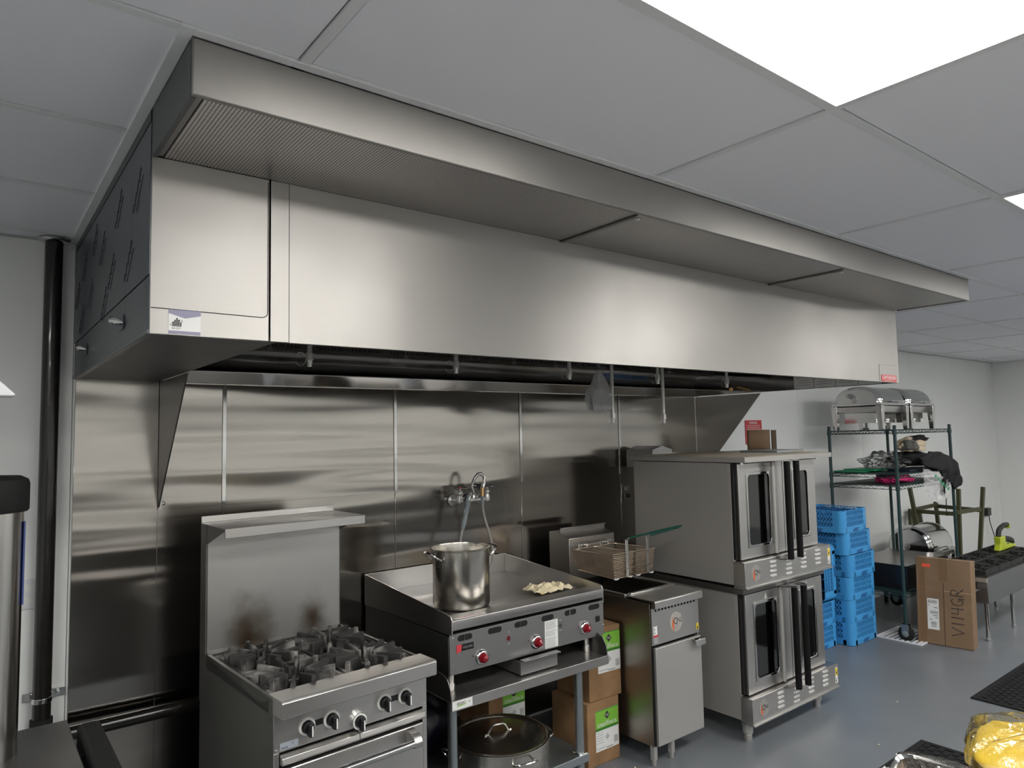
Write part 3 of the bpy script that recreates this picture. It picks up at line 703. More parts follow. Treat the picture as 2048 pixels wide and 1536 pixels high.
for q in range(26):
    zz = .839-q*.0047
    if q in (8,15): continue
    tm.box((2.221,PY-.0018,zz-.0016),(2.293-rr.random()*.02,PY-.0011,zz))
part('printed_lines', tm, M_grey_ink, wl)
part('label_strip', MB().box((1.70,-.852,.950),(1.86,-.832,.9506)), M_white, gd)
text('strip_lettering','WARNING HOT',(1.78,-.842,.9510),(1,0,0),(0,1,0),.011,M_redprint,gd,width=.13)
for a in (1.71,2.54):
    for b in (-.78,-.12):
        part('foot', MB().lathe((a,b,.628),[(.020,0),(.022,.003),(.022,.03),(.018,.035),(.018,.085)],16), M_steel, gd)
part('grease_drawer', MB().prism([(-.868,.640),(-.868,.700),(-.895,.704),(-.895,.709),(-.862,.709),(-.862,.640)],'x',2.040,2.265).box((2.040,-.862,.640),(2.044,-.20,.700)).box((2.261,-.862,.640),(2.265,-.20,.700)).box((2.044,-.862,.636),(2.261,-.20,.640)), M_gfront, gd, .001)

# pot on griddle
def handle_loop(c, d, out, wd, drop, r, z):
    """bent rod handle standing out from the pot wall"""
    d = Vector(d).normalized(); s_ = Vector((-d.y, d.x, 0)); c = Vector(c)
    pts = []
    for t, o_ in ((-1,0),(-1,.35),(-.92,.7),(-.7,.93),(-.3,1),(.3,1),(.7,.93),(.92,.7),(1,.35),(1,0)):
        pts.append(c+s_*(t*wd)+d*(o_*out)+Vector((0,0,z+o_*drop)))
    return MB().tube(pts, r, 8)
pc = (1.913,-.575); pr0 = .138
spt = thing('stock_pot', 'tall open stainless stock pot standing on the griddle', 'pot', (pc[0],pc[1],.926))
part('body', MB().lathe((pc[0],pc[1],.9265),[(pr0-.014,0),(pr0-.004,.006),(pr0,.016),(pr0,.272),(pr0+.005,.276),(pr0+.005,.280),(pr0-.002,.281),(pr0-.004,.274),(pr0-.004,.020),(pr0-.02,.010)],64), M_pot, spt)
for d in (((-.86,.05,0)),((.93,-.05,0))):
    v = Vector(d).normalized()
    part('handle', handle_loop((pc[0]+v.x*(pr0-.001),pc[1]+v.y*(pr0-.001),0),v,.050,.050,.038,.0055,1.158), M_polish, spt)

# towel on griddle
def rag(u, v):
    x = 2.40+(u-.5)*.22; y = -.625+(v-.5)*.15
    e = min(u,1-u,v,1-v)*6; e = min(1, e)
    n = noise.fractal(Vector((u*3.3+4, v*3.1, 2)), .8, 2, 3); n2 = noise.noise(Vector((u*7, v*6, 9)))
    x += .02*noise.noise(Vector((v*5,1,u*4))); y += .025*noise.noise(Vector((u*6,3,v*4)))
    return (x+.02, y, .930+max(0, .012+.030*abs(n)+.014*n2)*(.35+.65*e)+.004)
rgm = MB().grid(rag, 46, 36)
rgo = single('kitchen_towel', rgm, M_rag, 'crumpled cream towel with brown stains lying on the griddle', 'towel', smooth=80)
sm = rgo.modifiers.new('thick','SOLIDIFY'); sm.thickness = .003

# big rondeau on lower shelf
bc = (2.035,-.695); br = .238
bp = thing('rondeau_pot', 'large lidded stainless pot on the lower shelf of the griddle stand', 'pot', (bc[0],bc[1],LS))
part('body', MB().lathe((bc[0],bc[1],LS+.0005),[(br-.012,0),(br-.002,.006),(br,.014),(br,.136),(br+.006,.139),(br+.006,.145),(br-.002,.146),(br-.004,.138),(br-.004,.014),(br-.02,.006)],72), M_pot, bp)
ld = part('lid', MB().lathe((bc[0],bc[1],LS+.143),[(br-.004,0),(br-.005,.004),(br-.022,.002),(br-.026,-.004),(br*.5,.006),(.02,.012),(.001,.013)],72,cap0=False), M_pot, bp, smooth=50)
hz = LS+.143
part('lid_handle', MB().tube([(bc[0]-.075,bc[1]+.012,hz+.011),(bc[0]-.055,bc[1]+.010,hz+.014),(bc[0]-.035,bc[1]+.006,hz+.046),(bc[0]-.022,bc[1]+.002,hz+.050),(bc[0]+.018,bc[1]-.004,hz+.048),(bc[0]+.030,bc[1]-.008,hz+.042),(bc[0]+.045,bc[1]-.012,hz+.014),(bc[0]+.062,bc[1]-.014,hz+.011)],.0055,10), M_polish, ld)
for d in ((-.98,.2,0),(-.15,-1,0),(.98,-.2,0),(.15,1,0)):
    v = Vector(d).normalized()
    part('handle', handle_loop((bc[0]+v.x*(br-.001),bc[1]+v.y*(br-.001),0),v,.04,.055,.015,.0055,LS+.10), M_polish, bp)
# dark bag behind on lower shelf
def lump(c, r, seed, amp=.25, nu=56, nv=32, flat=True, fr=1.7):
    def f(u, v):
        a = 2*PI*u; b = PI*(v*.998+.001)
        d = Vector((math.cos(a)*math.sin(b), math.sin(a)*math.sin(b), -math.cos(b)))
        k = 1+amp*noise.fractal(d*fr+Vector((seed*3.1,seed,0)), 1.0, 2, 2)
        z = d.z*r[2]*k
        if flat: z = max(z, -r[2]*.55)
        return (c[0]+d.x*r[0]*k, c[1]+d.y*r[1]*k, c[2]+z)
    return MB().grid(f, nu, nv, True)
single('dark_bin_bag', lump((1.86,-.27,LS+.085),(.16,.13,.155),5), mat('navy black plastic', (.008,.009,.018), .35), 'dark plastic bag pushed behind the big pot on the lower shelf', 'bag')

# ------------------------------------------------------------ oil cartons
def carton(name, label, x0, x1, y0, y1, z0, z1, rot=0, lab=None, words=('SOYBEAN FRYING OIL',)):
    cx, cy = (x0+x1)/2, (y0+y1)/2
    t = thing(name, label, 'carton', (cx,cy,z0), rot, group='cartons of frying oil', local=True)
    hx, hy, h = (x1-x0)/2, (y1-y0)/2, z1-z0
    part('box', MB().box((-hx,-hy,0),(hx,hy,h)), M_card, t, .003)
    part('flap_seam', MB().box((-hx+.003,-.0015,h-.0003),(hx-.003,.0015,h+.0006)), M_card2, t)
    lx0, lx1, lz0, lz1 = lab
    yy = -hy
    l = part('label', MB().box((lx0,yy-.0012,lz0),(lx1,yy-.0001,lz1)), M_white, t, label='green and white printed label')
    zm = lz0+(lz1-lz0)*.52
    part('label_band', MB().box((lx0,yy-.0016,zm),(lx1,yy-.0011,lz1)), M_green, l)
    part('label_rule', MB().box((lx0,yy-.0019,zm-.004),(lx1,yy-.0013,zm+.009)), M_dkgreen, l)
    part('label_rule', MB().box((lx0,yy-.0019,lz1-.004),(lx1,yy-.0015,lz1)), M_dkgreen, l)
    cxl = (lx0+lx1)/2; dz = zm+(lz1-zm)*.66; q = .021
    part('label_diamond', MB().prism([(cxl-q,dz),(cxl,dz-q),(cxl+q,dz),(cxl,dz+q)],'y',yy-.002,yy-.0015), M_ink, l)
    text('label_lettering','CGT',(cxl,yy-.0022,dz),(1,0,0),(0,0,1),.015,M_white,l,width=.028)
    text('label_lettering','CLEAR',(cxl,yy-.002,zm+.036),(1,0,0),(0,0,1),.009,M_white,l)
    text('label_lettering',words[0],(cxl,yy-.0021,zm+.021),(1,0,0),(0,0,1),.026,M_white,l,width=(lx1-lx0)*.86)
    tm = MB(); rr = random.Random(int(x0*100))
    for q_ in range(5):
        zz = zm-.014-q_*.013; tm.box((lx0+.006,yy-.0017,zz-.002),(lx0+.055,yy-.0011,zz))
    tm.box((lx0+.006,yy-.0017,lz0+.012),(lx0+.07,yy-.0011,lz0+.015))
    tm.box((cxl-.01,yy-.0017,lz0+.006),(cxl+.04,yy-.0011,lz0+.011))
    for q_ in range(7): tm.box((lx1-.034+q_*.0042,yy-.0017,lz0+.02),(lx1-.034+q_*.0042+.0022,yy-.0011,lz0+.055))
    part('label_print', tm, M_grey_ink, l)
    part('label_print', MB().prism([(cxl-.016,zm-.045),(cxl,zm-.062),(cxl+.016,zm-.045),(cxl,zm-.028)],'y',yy-.0017,yy-.0011), mat('pale grey print', (.45,.45,.46), .6), l)
    return t
carton('oil_carton','lower oil carton standing on the floor between stand and fryer',2.592,2.828,-.72,-.44,0,.326,0,(-.060,.110,.07,.278))
carton('oil_carton','upper oil carton overhanging the stack beside the fryer',2.630,2.860,-.715,-.44,.327,.700,math.radians(-3),(-.050,.112,.135,.345),('ARTISAN FRYING OIL',))
carton('oil_carton','dim oil carton on the lower shelf behind the big pot',2.19,2.435,-.40,-.12,LS+.0005,LS+.37,0,(-.03,.118,.03,.205))

# ------------------------------------------------------------ fryer
fy = thing('deep_fryer', 'narrow floor standing stainless deep fryer between griddle and ovens', 'fryer', (3.09,-.55,0))
FX0, FX1 = 2.872, 3.272; FF = -.93
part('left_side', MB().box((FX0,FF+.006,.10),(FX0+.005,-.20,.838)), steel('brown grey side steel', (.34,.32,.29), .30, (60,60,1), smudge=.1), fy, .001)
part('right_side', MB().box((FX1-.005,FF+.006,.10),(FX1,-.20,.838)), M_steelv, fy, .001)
part('cabinet', MB().box((FX0+.006,FF+.03,.105),(FX1-.006,-.21,.69)), M_dark, fy)
part('front_rail', MB().prism([(FF-.03,.812),(FF-.03,.848),(FF-.024,.854),(-.775,.854),(-.775,.846),(FF-.002,.843),(FF-.002,.812)],'x',FX0+.004,FX1+.006), M_steel, fy, .0015)
tk = MB()
for a, b in (((FX0+.022,-.772,.838),(FX1-.0,-.748,.862)),((FX0+.0,-.748,.838),(FX0+.022,-.21,.856)),((FX1-.022,-.748,.838),(FX1,-.21,.862))): tk.box(a,b)
part('tank_rim', tk, M_steel, fy, .002)
part('tank', MB().box((FX0+.022,-.748,.60),(FX0+.026,-.21,.853)).box((FX1-.026,-.748,.60),(FX1-.022,-.21,.853)).box((FX0+.026,-.748,.60),(FX1-.026,-.744,.853)).box((FX0+.026,-.748,.60),(FX1-.026,-.21,.604)), mat('fryer tank dark', (.05,.045,.04), .35, .8), fy)
part('frying_oil', MB().box((FX0+.027,-.743,.70),(FX1-.027,-.212,.735)), mat('dark oil', (.035,.018,.008), .08), fy)
part('control_panel', MB().box((FX0+.002,FF-.004,.620),(FX1-.002,FF+.003,.810)), M_steel, fy, .001)
for k in range(13):
    a = FX0+.035+k*.027; part('vent_notch', capsule(MB(),a,.804,.009,.022,FF-.0048,FF-.004,4), M_dark, fy)
lo = part('round_badge', MB().lathe((3.070,FF-.004,.712),[(.052,0),(.052,.002)],40,(0,-1,0)), mat('badge cream', (.44,.42,.38), .35, .3), fy, .0005, label='round CPG badge with orange flame')
def cpg(parent, cx, y, cz, s_):
    part('badge_flame', MB().prism([(cx-.022*s_,cz+.03*s_),(cx-.030*s_,cz+.01*s_),(cx-.034*s_,cz-.012*s_),(cx-.028*s_,cz-.034*s_),(cx-.018*s_,cz-.044*s_),(cx-.016*s_,cz-.02*s_),(cx-.020*s_,cz+.004*s_)],'y',y-.0004,y), mat('flame orange', (.62,.13,.04), .5) if 'flame orange' not in bpy.data.materials else bpy.data.materials['flame orange'], parent)
    text('badge_lettering','C',(cx-.006*s_,y-.0003,cz+.004*s_),(1,0,0),(0,0,1),.050*s_,M_ink,parent)
    text('badge_lettering','PG',(cx+.026*s_,y-.0003,cz+.004*s_),(1,0,0),(0,0,1),.033*s_,M_ink,parent)
    tm = MB()
    for q in range(4): tm.box((cx-.010*s_,y-.0004,cz-(.018+.007*q)*s_),(cx+(.026-.005*q)*s_,y,cz-(.0155+.007*q)*s_))
    tm.tube([(cx+.002*s_,y-.0002,cz-.012*s_),(cx+.012*s_,y-.0002,cz-.010*s_),(cx+.020*s_,y-.0002,cz-.014*s_)],.0012*s_,4)
    part('badge_lines', tm, M_grey_ink, parent)
cpg(lo, 3.070, FF-.0062, .712, 1.0)
s1_ = part('small_label', MB().box((2.885,FF-.0052,.672),(2.915,FF-.0041,.716)), M_white, fy, label='small white label')
part('label_print', MB().box((2.889,FF-.0056,.694),(2.897,FF-.0051,.708)).box((2.888,FF-.0056,.679),(2.899,FF-.0051,.687)), M_grey_ink, s1_)
s2_ = part('small_label', MB().box((2.884,FF-.0052,.628),(2.921,FF-.0041,.671)), mat('silver label', (.30,.30,.30), .4), fy, label='small silver label with red heading')
part('label_print', MB().box((2.884,FF-.0056,.660),(2.921,FF-.0051,.671)), M_redprint, s2_)
s3_ = part('small_label', MB().prism([(3.243,.640),(3.266,.640),(3.266,.655),(3.257,.676),(3.252,.676),(3.243,.655)],'y',FF-.0052,FF-.0041), M_yellow, fy, label='yellow warning triangle')
part('label_print', MB().prism([(3.247,.644),(3.262,.644),(3.2545,.664)],'y',FF-.0056,FF-.0051), M_ink, s3_)
fd = part('door', MB().box((FX0+.014,FF-.016,.106),(FX1-.004,FF+.004,.606)), M_steelv, fy, .0025)
part('door_handle', MB().prism([(FF-.016,.600),(FF-.030,.606),(FF-.046,.600),(FF-.050,.585),(FF-.050,.566),(FF-.046,.566),(FF-.046,.584),(FF-.040,.596),(FF-.030,.600),(FF-.016,.594)],'x',3.182,3.265), M_polish, fd, .001)
part('door_gap', MB().box((FX0+.004,FF-.002,.106),(FX0+.0135,FF+.005,.606)), M_dark, fy)
for a, b in ((2.872+.018,-.905),(3.03,-.905),(2.89,-.26),(3.255,-.26)):
    part('leg', MB().lathe((a,b,0),[(.012,0),(.014,.004),(.014,.030),(.020,.032),(.021,.105)],6), M_steelv, fy, .001)
part('flue_box', MB().prism([(-.298,.855),(-.298,1.110),(-.215,1.138),(-.115,1.138),(-.115,.30),(-.20,.30),(-.20,.855)],'x',FX0+.01,FX1-.002), M_steel, fy, .002)
part('flue_lip', MB().box((FX0+.012,-.218,1.130),(FX1-.004,-.214,1.166)).box((FX0+.012,-.232,1.160),(FX1-.004,-.218,1.166)), M_steel, fy, .001)
part('hanger_bar', MB().box((2.90,-.335,1.062),(3.235,-.331,1.074)).box((2.905,-.331,1.064),(2.915,-.298,1.072)).box((3.22,-.331,1.064),(3.23,-.298,1.072)), M_polish, fy, .001)
# baskets
def basket(x0, x1, label, hx, hl):
    yb, yf, zt, zb = -.345, -.672, 1.052, .925
    t = thing('fry_basket', label, 'fry basket', ((x0+x1)/2, (yb+yf)/2, zb), group='wire fry baskets')
    top = [(x0,yb,zt),(x1,yb,zt),(x1,yf,zt+.008),(x0,yf,zt+.008)]
    i_ = .014
    bot = [(x0+i_,yb-.03,zb+.012),(x1-i_,yb-.03,zb+.012),(x1-i_,yf+.010,zb),(x0+i_,yf+.010,zb)]
    part('rim', MB().tube(top,.0044,6,closed=True), M_mesh, t)
    part('base_rod', MB().tube(bot,.0026,6,closed=True), M_mesh, t)
    T = [Vector(p) for p in top]; B = [Vector(p) for p in bot]
    m = MB()
    def wires(A0, A1, B0, B1, n, k):
        for i in range(1, n): m.tube([A0.lerp(A1,i/n), B0.lerp(B1,i/n)],.0010,3,caps=False)
        for j in range(1, k): m.tube([A0.lerp(B0,j/k), A1.lerp(B1,j/k)],.0009,3,caps=False)
    for q in range(4):
        a, b = q, (q+1)%4
        wires(T[a],T[b],B[a],B[b], 36 if q in (1,3) else 18, 14)
    wires(B[0],B[1],B[3],B[2],16,30)
    w_ = part('wire_mesh', m, M_mesh, t, smooth=0, kind='stuff')
    hm = MB()
    for k in (-1,1):
        hx_ = (x0+x1)/2+k*.033
        hm.tube([(hx_,yb+.002,zt),(hx_,yb+.010,zt+.022),(hx_,yb+.006,zt+.030),(hx_,yb-.008,zt+.026),(hx_,yb-.012,zt+.010)],.0026,6)
    part('hooks', hm, M_polish, t)
    part('front_plate', MB().box((hx-.011,yf-.006,zb+.002),(hx+.011,yf-.002,zt+.085)), M_steel, t, .001)
    part('front_clip', MB().box((hx-.013,yf-.009,zb+.045),(hx+.013,yf-.0005,zb+.052)).box((hx-.013,yf-.009,zt-.002),(hx+.013,yf-.0005,zt+.010)), M_polish, t)
    part('handle', MB().tube(hl,[.0055,.0062,.0066,.0062,.0055],8), M_handlegreen, t, label='green coated handle')
    part('handle_root', MB().tube([(hx-.006,yf-.006,zt+.083),(hx,yf-.012,zt+.088),hl[0]],.004,6), M_polish, t)
    for q in (x0+.03, x1-.03): part('rest_foot', MB().tube([(q-.018,yf+.006,zb-.001),(q,yf+.002,zb-.004),(q+.018,yf+.006,zb-.001)],.003,6), M_white, t)
    return t
basket(2.868,3.040,'left wire fry basket hanging over the fryer',2.978,[(2.985,-.690,1.145),(3.035,-.74,1.163),(3.09,-.79,1.180),(3.14,-.845,1.197),(3.195,-.90,1.214)])
basket(3.048,3.222,'right wire fry basket hanging over the fryer, further from the griddle',3.155,[(3.162,-.690,1.142),(3.195,-.718,1.153),(3.23,-.745,1.165),(3.262,-.772,1.176),(3.295,-.80,1.187)])

# ------------------------------------------------------------ double oven
def make_oven(name, label, x0, z0, zt, xw, group):
    """x0 left, z0 bottom of control strip, zt top of the doors"""
    x1 = x0+xw; YFo = -1.045
    t = thing(name, label, 'oven', (x0+xw/2,-.66,z0), group=group)
    part('body_shell', MB().box((x0,YFo+.012,z0+.004),(x0+.006,-.31,zt+.004)).box((x1-.006,YFo+.012,z0+.004),(x1,-.31,zt+.004)).box((x0+.006,-.316,z0+.004),(x1-.006,-.31,zt+.004)).box((x0+.006,YFo+.012,z0+.004),(x1-.006,-.316,z0+.010)), M_oven, t, .0015)
    part('side_frame', MB().box((x0-.001,YFo-.002,z0+.004),(x0+.020,YFo+.0115,zt+.003)), M_oven, t, .001)
    part('side_frame', MB().box((x1-.020,YFo-.002,z0+.004),(x1+.001,YFo+.0115,zt+.003)), M_oven, t, .001)
    d0 = z0+.142
    # cavity
    part('cavity', MB().box((x0+.03,-.40,d0),(x1-.03,-.395,zt)).box((x0+.03,YFo+.012,d0),(x0+.034,-.40,zt)).box((x1-.034,YFo+.012,d0),(x1-.03,-.40,zt)).box((x0+.034,YFo+.012,d0),(x1-.034,-.40,d0+.004)).box((x0+.034,YFo+.012,zt-.004),(x1-.034,-.40,zt)), mat('oven cavity enamel', (.22,.22,.22), .4) if 'oven cavity enamel' not in bpy.data.materials else bpy.data.materials['oven cavity enamel'], t)
    for zz in (d0+.13, d0+.25, d0+.38):
        rm = MB().tube([(x0+.04,-1.03,zz),(x1-.04,-1.03,zz),(x1-.04,-.42,zz),(x0+.04,-.42,zz)],.0035,6,closed=True)
        for k in range(1,22): xx = x0+.04+(xw-.08)*k/22; rm.tube([(xx,-1.03,zz),(xx,-.42,zz)],.002,4,caps=False)
        part('oven_rack', rm, M_louvre, t)
    part('control_strip', MB().box((x0-.004,-1.12,z0),(x0+.945,YFo+.0,z0+.137)), M_steel, t, .002)
    part('strip_cap', MB().box((x0-.004,-1.128,z0-.010),(x0+.950,YFo,z0-.0005)), M_steel, t, .001)
    for k, (a, zz0) in enumerate(((.278,.113),(.446,.103),(.612,.118),(.782,.120))):
        for q in range(4):
            cx, cz = x0+a, z0+zz0-q*.0265
            part('louvre', capsule(MB(),cx,cz,.062,.012,-1.1235,-1.120,4), M_louvre, t)
    b_ = part('round_badge', MB().lathe((x0+.102,-1.120,z0+.068),[(.045,0),(.045,.0012)],36,(0,-1,0)), mat('badge steel', (.40,.38,.35), .35,.5) if 'badge steel' not in bpy.data.materials else bpy.data.materials['badge steel'], t, label='round CPG badge')
    cpg(b_, x0+.102, -1.1216, z0+.068, .88)
    l_ = part('warning_label', MB().box((x0+.905,-1.1212,z0+.020),(x0+.931,-1.120,z0+.115)), M_white, t, label='white and yellow warning label')
    part('label_print', MB().box((x0+.906,-1.1217,z0+.066),(x0+.930,-1.1211,z0+.113)), M_yellow, l_)
    part('label_print', MB().prism([(x0+.910,z0+.078),(x0+.926,z0+.078),(x0+.918,z0+.100)],'y',-1.1222,-1.1216), M_ink, l_)
    part('label_print', MB().box((x0+.909,-1.1217,z0+.026),(x0+.919,-1.1211,z0+.040)).box((x0+.909,-1.1217,z0+.046),(x0+.925,-1.1211,z0+.049)), M_ink, l_)
    # doors
    dl0, dl1 = x0+.020, x0+.478; dr0, dr1 = x0+.484, x0+.858
    y0, y1 = -1.085, -1.050
    for side, (a, b) in enumerate(((dl0,dl1),(dr0,dr1))):
        if side == 0: hx0, hx1 = a+.080, a+.318
        else: hx0, hx1 = a+.105, b-.092
        h0, h1 = d0+.070, zt-.060
        dm = MB().holed(a,b,d0+.004,zt,hx0,hx1,h0,h1,.028,y0,y0+.012)
        d_ = part('door', dm, M_steel, t, .002)
        part('door_edge', MB().box((a+.001,y0+.0125,d0+.005),(a+.030,y1,zt-.001)).box((b-.030,y0+.0125,d0+.005),(b-.001,y1,zt-.001)).box((a+.0305,y0+.0125,d0+.005),(b-.0305,y1,d0+.03)).box((a+.0305,y0+.0125,zt-.03),(b-.0305,y1,zt-.001)), M_dark_steel, d_, kind='stuff')
        part('window_bezel', MB().holed(hx0-.006,hx1+.006,h0-.006,h1+.006,hx0+.008,hx1-.008,h0+.008,h1-.008,.024,y0-.004,y0+.0), M_polish, d_, .001)
        part('glass', MB().box((hx0+.001,y0+.004,h0+.001),(hx1-.001,y0+.008,h1-.001)), M_glass, d_)
        hx = x0+.392 if side == 0 else x0+.494
        hx = x0+.395 if side == 0 else x0+.498
        part('handle_bar', MB().cyl((hx,-1.168,d0-.022),(hx,-1.168,zt+.004),.0185,seg=20), M_grip, d_, .002, label='black vertical bar handle')
        for zz in (d0-.026, zt+.004):
            bx = [(hx-.075 if side == 0 else hx+.055,-1.086),(hx+.012 if side == 0 else hx-.015,-1.086),(hx+.020,-1.172),(hx+.012,-1.186),(hx-.010,-1.187),(hx-.022,-1.172)]
            if side == 1: bx = [(hx-.05,-1.086),(hx+.055,-1.086),(hx+.022,-1.172),(hx+.010,-1.187),(hx-.012,-1.186),(hx-.020,-1.172)]
            part('handle_bracket', MB().prism(bx,'z',zz,zz+.004), M_polish, d_)
        tx = a+.205 if side == 0 else a+.19
        part('warning_mark', MB().tube([(tx-.012,y0-.0008,zt-.046),(tx+.012,y0-.0008,zt-.046),(tx,y0-.0008,zt-.018)],.0014,4,closed=True).box((tx-.0015,y0-.0012,zt-.041),(tx+.0015,y0-.0002,zt-.028)), M_white, d_)
    if True:
        part('door_seal', MB().box((dl0-.018,-1.062,d0+.004),(dl0-.001,-1.046,zt)), M_dark, t)
        part('door_column', MB().tube([(x0+.372,y0-.006,d0+.006),(x0+.372,y0-.006,zt-.002)],.012,12), M_steelv, t)
    return t
OX = 3.478
lo_ = make_oven('convection_oven','lower convection oven of the stacked pair, standing on floor legs',OX,.112,.810,.875,'stacked convection ovens')
for a in (OX+.05, OX+.80):
    for b in (-1.045, -.40):
        part('leg', MB().lathe((a,b,0),[(.022,0),(.023,.004),(.023,.032),(.020,.036),(.029,.040),(.031,.114)],18), M_steelv, lo_)
up_ = make_oven('convection_oven','upper convection oven of the stacked pair, under the flat top',OX-.018,.862,1.552,.880,'stacked convection ovens')
part('interlayer', MB().box((OX-.018,-1.10,.820),(OX+.868,-.31,.851)), M_dark_steel, lo_, .001)
part('top_cover', MB().box((OX-.022,-1.150,1.560),(OX+.945,-.285,1.590)), M_oven, up_, .002)
part('rear_ledge', MB().box((OX+.946,-.62,1.575),(OX+1.55,-.30,1.590)), M_oven, up_, .002)
part('top_sheet', MB().box((OX-.010,-1.135,1.5905),(OX+.93,-.295,1.5925)), mat('worn tan top', (.36,.31,.24), .5, noise_col=((1,4,1),6,(.52,.46,.36),.35,.7)), up_)
part('door_hinge', MB().lathe((OX+.018,-1.10,1.548),[(.010,0),(.010,.012)],12), M_chrome, up_)
part('door_hinge', MB().lathe((OX+.84,-1.10,1.548),[(.010,0),(.010,.012)],12), M_chrome, up_)
part('motor_box', MB().box((3.665,-.30,1.50),(3.87,-.06,1.622)), mat('galvanised box', (.42,.42,.41), .5, .4), up_, .002)
part('motor_box_lid', MB().prism([(3.665,1.622),(3.87,1.622),(3.765,1.648)],'y',-.30,-.06), mat('galvanised lid', (.46,.46,.45), .5, .3), up_)
# things on top of the oven
ob = thing('cardboard_piece', 'small brown folded cardboard standing on top of the ovens', 'cardboard', (4.72,-.42,1.5925))
part('sheet', MB().grid(lambda u, v: (4.60+.235*u,-.42-.05*math.sin(u*2.2),1.5931+.150*v), 14, 3), M_card2, ob)
ob.children[0].modifiers.new('t','SOLIDIFY').thickness = .006
part('fold', MB().box((4.84,-.475,1.5931),(4.90,-.468,1.740)), mat('dark card edge', (.10,.065,.04), .8), ob)
pt = thing('metal_offcuts', 'flat metal offcut and wire lying on the right of the oven top', 'scrap', (4.32,-.75,1.5925))
part('strip', MB().box((4.20,-.90,1.5928),(4.39,-.62,1.604)), M_zinc, pt, .001)
part('wire', MB().tube([(4.18,-.70,1.60),(4.22,-.72,1.615),(4.27,-.70,1.606),(4.33,-.73,1.618),(4.37,-.70,1.608)],.0018,5), M_chrome, pt)

# sign on the wall
sg_ = thing('warning_sign', 'red warning sign on the white wall above the ovens', 'sign', (5.33,-.004,1.70))
part('plate', MB().box((5.206,-.006,1.62),(5.452,-.001,1.826)), M_redprint, sg_, .002)
text('sign_lettering','WARNING',(5.325,-.0066,1.803),(1,0,0),(0,0,1),.034,M_white,sg_,width=.12)
text('sign_lettering','IN CASE OF APPLIANCE FIRE',(5.33,-.0066,1.779),(1,0,0),(0,0,1),.013,M_white,sg_,width=.19)
text('sign_lettering','USE EXTINGUISHER AFTER',(5.33,-.0066,1.763),(1,0,0),(0,0,1),.013,M_white,sg_,width=.17)
text('sign_lettering','FIXED SYSTEM IS ACTUATED',(5.33,-.0066,1.747),(1,0,0),(0,0,1),.013,M_white,sg_,width=.21)
text('sign_lettering','ADVERTENCIA',(5.335,-.0066,1.722),(1,0,0),(0,0,1),.026,M_white,sg_,width=.18)
# outlet behind the ovens
o2 = thing('wall_outlet', 'steel faced wall outlet on the backsplash left of the ovens', 'outlet', (3.70,-.012,1.325))
part('cover', MB().box((3.655,-.016,1.262),(3.740,-.010,1.382)), M_steel, o2, .002)
for zz in (1.297,1.348): part('socket', MB().lathe((3.6975,-.016,zz),[(.017,0),(.017,.002)],18,(0,-1,0)), M_white, o2)
part('plug', MB().lathe((3.70,-.018,1.297),[(.015,0),(.013,.025),(.008,.03)],14,(0,-1,0)), M_black, o2)

# ------------------------------------------------------------ wall faucet
fc = thing('wall_faucet', 'chrome wall faucet with grey spray hose above the griddle', 'faucet', (2.33,-.02,1.36))
part('valve_body', MB().tube([(2.235,-.085,1.372),(2.27,-.09,1.372),(2.33,-.09,1.372),(2.39,-.09,1.372),(2.425,-.085,1.372)],.014,14), M_nozzle, fc)
for a in (2.235,2.425):
    part('flange', MB().lathe((a,-.0125,1.372),[(.034,0),(.032,.006),(.020,.014),(.017,.022)],24,(0,-1,0)), M_nozzle, fc)
    part('inlet', MB().cyl((a,-.03,1.372),(a,-.09,1.372),.015,seg=14), M_nozzle, fc)
    st_ = part('valve_stem', MB().lathe((a,-.088,1.362),[(.018,0),(.020,.02),(.014,.04),(.019,.05),(.019,.058),(.012,.068),(.007,.078),(.013,.082)],16), M_nozzle, fc)
    part('lever', MB().tube([(a-.012,-.088,1.444),(a+.018,-.092,1.447),(a+.042,-.098,1.444)],[.008,.006,.005],8), M_chrome, st_)
part('hot_cap', MB().lathe((2.235,-.088,1.4445),[(.013,0),(.012,.006),(.002,.008)],14), M_redprint, fc)
part('riser', MB().tube([(2.3300,-.09,1.372),(2.3350,-.10,1.40),(2.2970,-.12,1.455),(2.3120,-.13,1.50),(2.3300,-.135,1.522),(2.3500,-.138,1.525),(2.3700,-.14,1.508),(2.3730,-.14,1.47),(2.3590,-.14,1.43)],.0095,12), M_chrome, fc)
part('riser', MB().lathe((2.3300,-.09,1.38),[(.018,0),(.015,.03),(.011,.04)],16), M_chrome, fc)
part('elbow_fitting', MB().tube([(2.3450,-.06,1.45),(2.3750,-.10,1.448),(2.3450,-.13,1.44)],.011,10), M_chrome, fc)
part('hose_nut', MB().cyl((2.3570,-.14,1.395),(2.3590,-.14,1.445),.013,seg=8), M_brass, fc)
hm = [(2.3570,-.14,1.395),(2.3540,-.145,1.34),(2.3630,-.15,1.27),(2.3850,-.16,1.19),(2.3970,-.17,1.12),(2.3950,-.18,1.03),(2.3550,-.19,.985),(2.2850,-.19,.972),(2.2250,-.18,1.00),(2.1900,-.17,1.06),(2.1850,-.16,1.13),(2.2000,-.15,1.19),(2.2130,-.145,1.22)]
def smooth_path(p, n=5):
    p = [Vector(q) for q in p]; out = []
    for i in range(len(p)-1):
        a = p[max(i-1,0)]; b = p[i]; c = p[i+1]; d = p[min(i+2,len(p)-1)]
        for k in range(n):
            t = k/n; out.append(.5*((2*b)+(c-a)*t+(2*a-5*b+4*c-d)*t*t+(3*b-a-3*c+d)*t**3))
    return out+[p[-1]]
part('hose', MB().tube(smooth_path(hm),.0075,10), M_hose, fc)
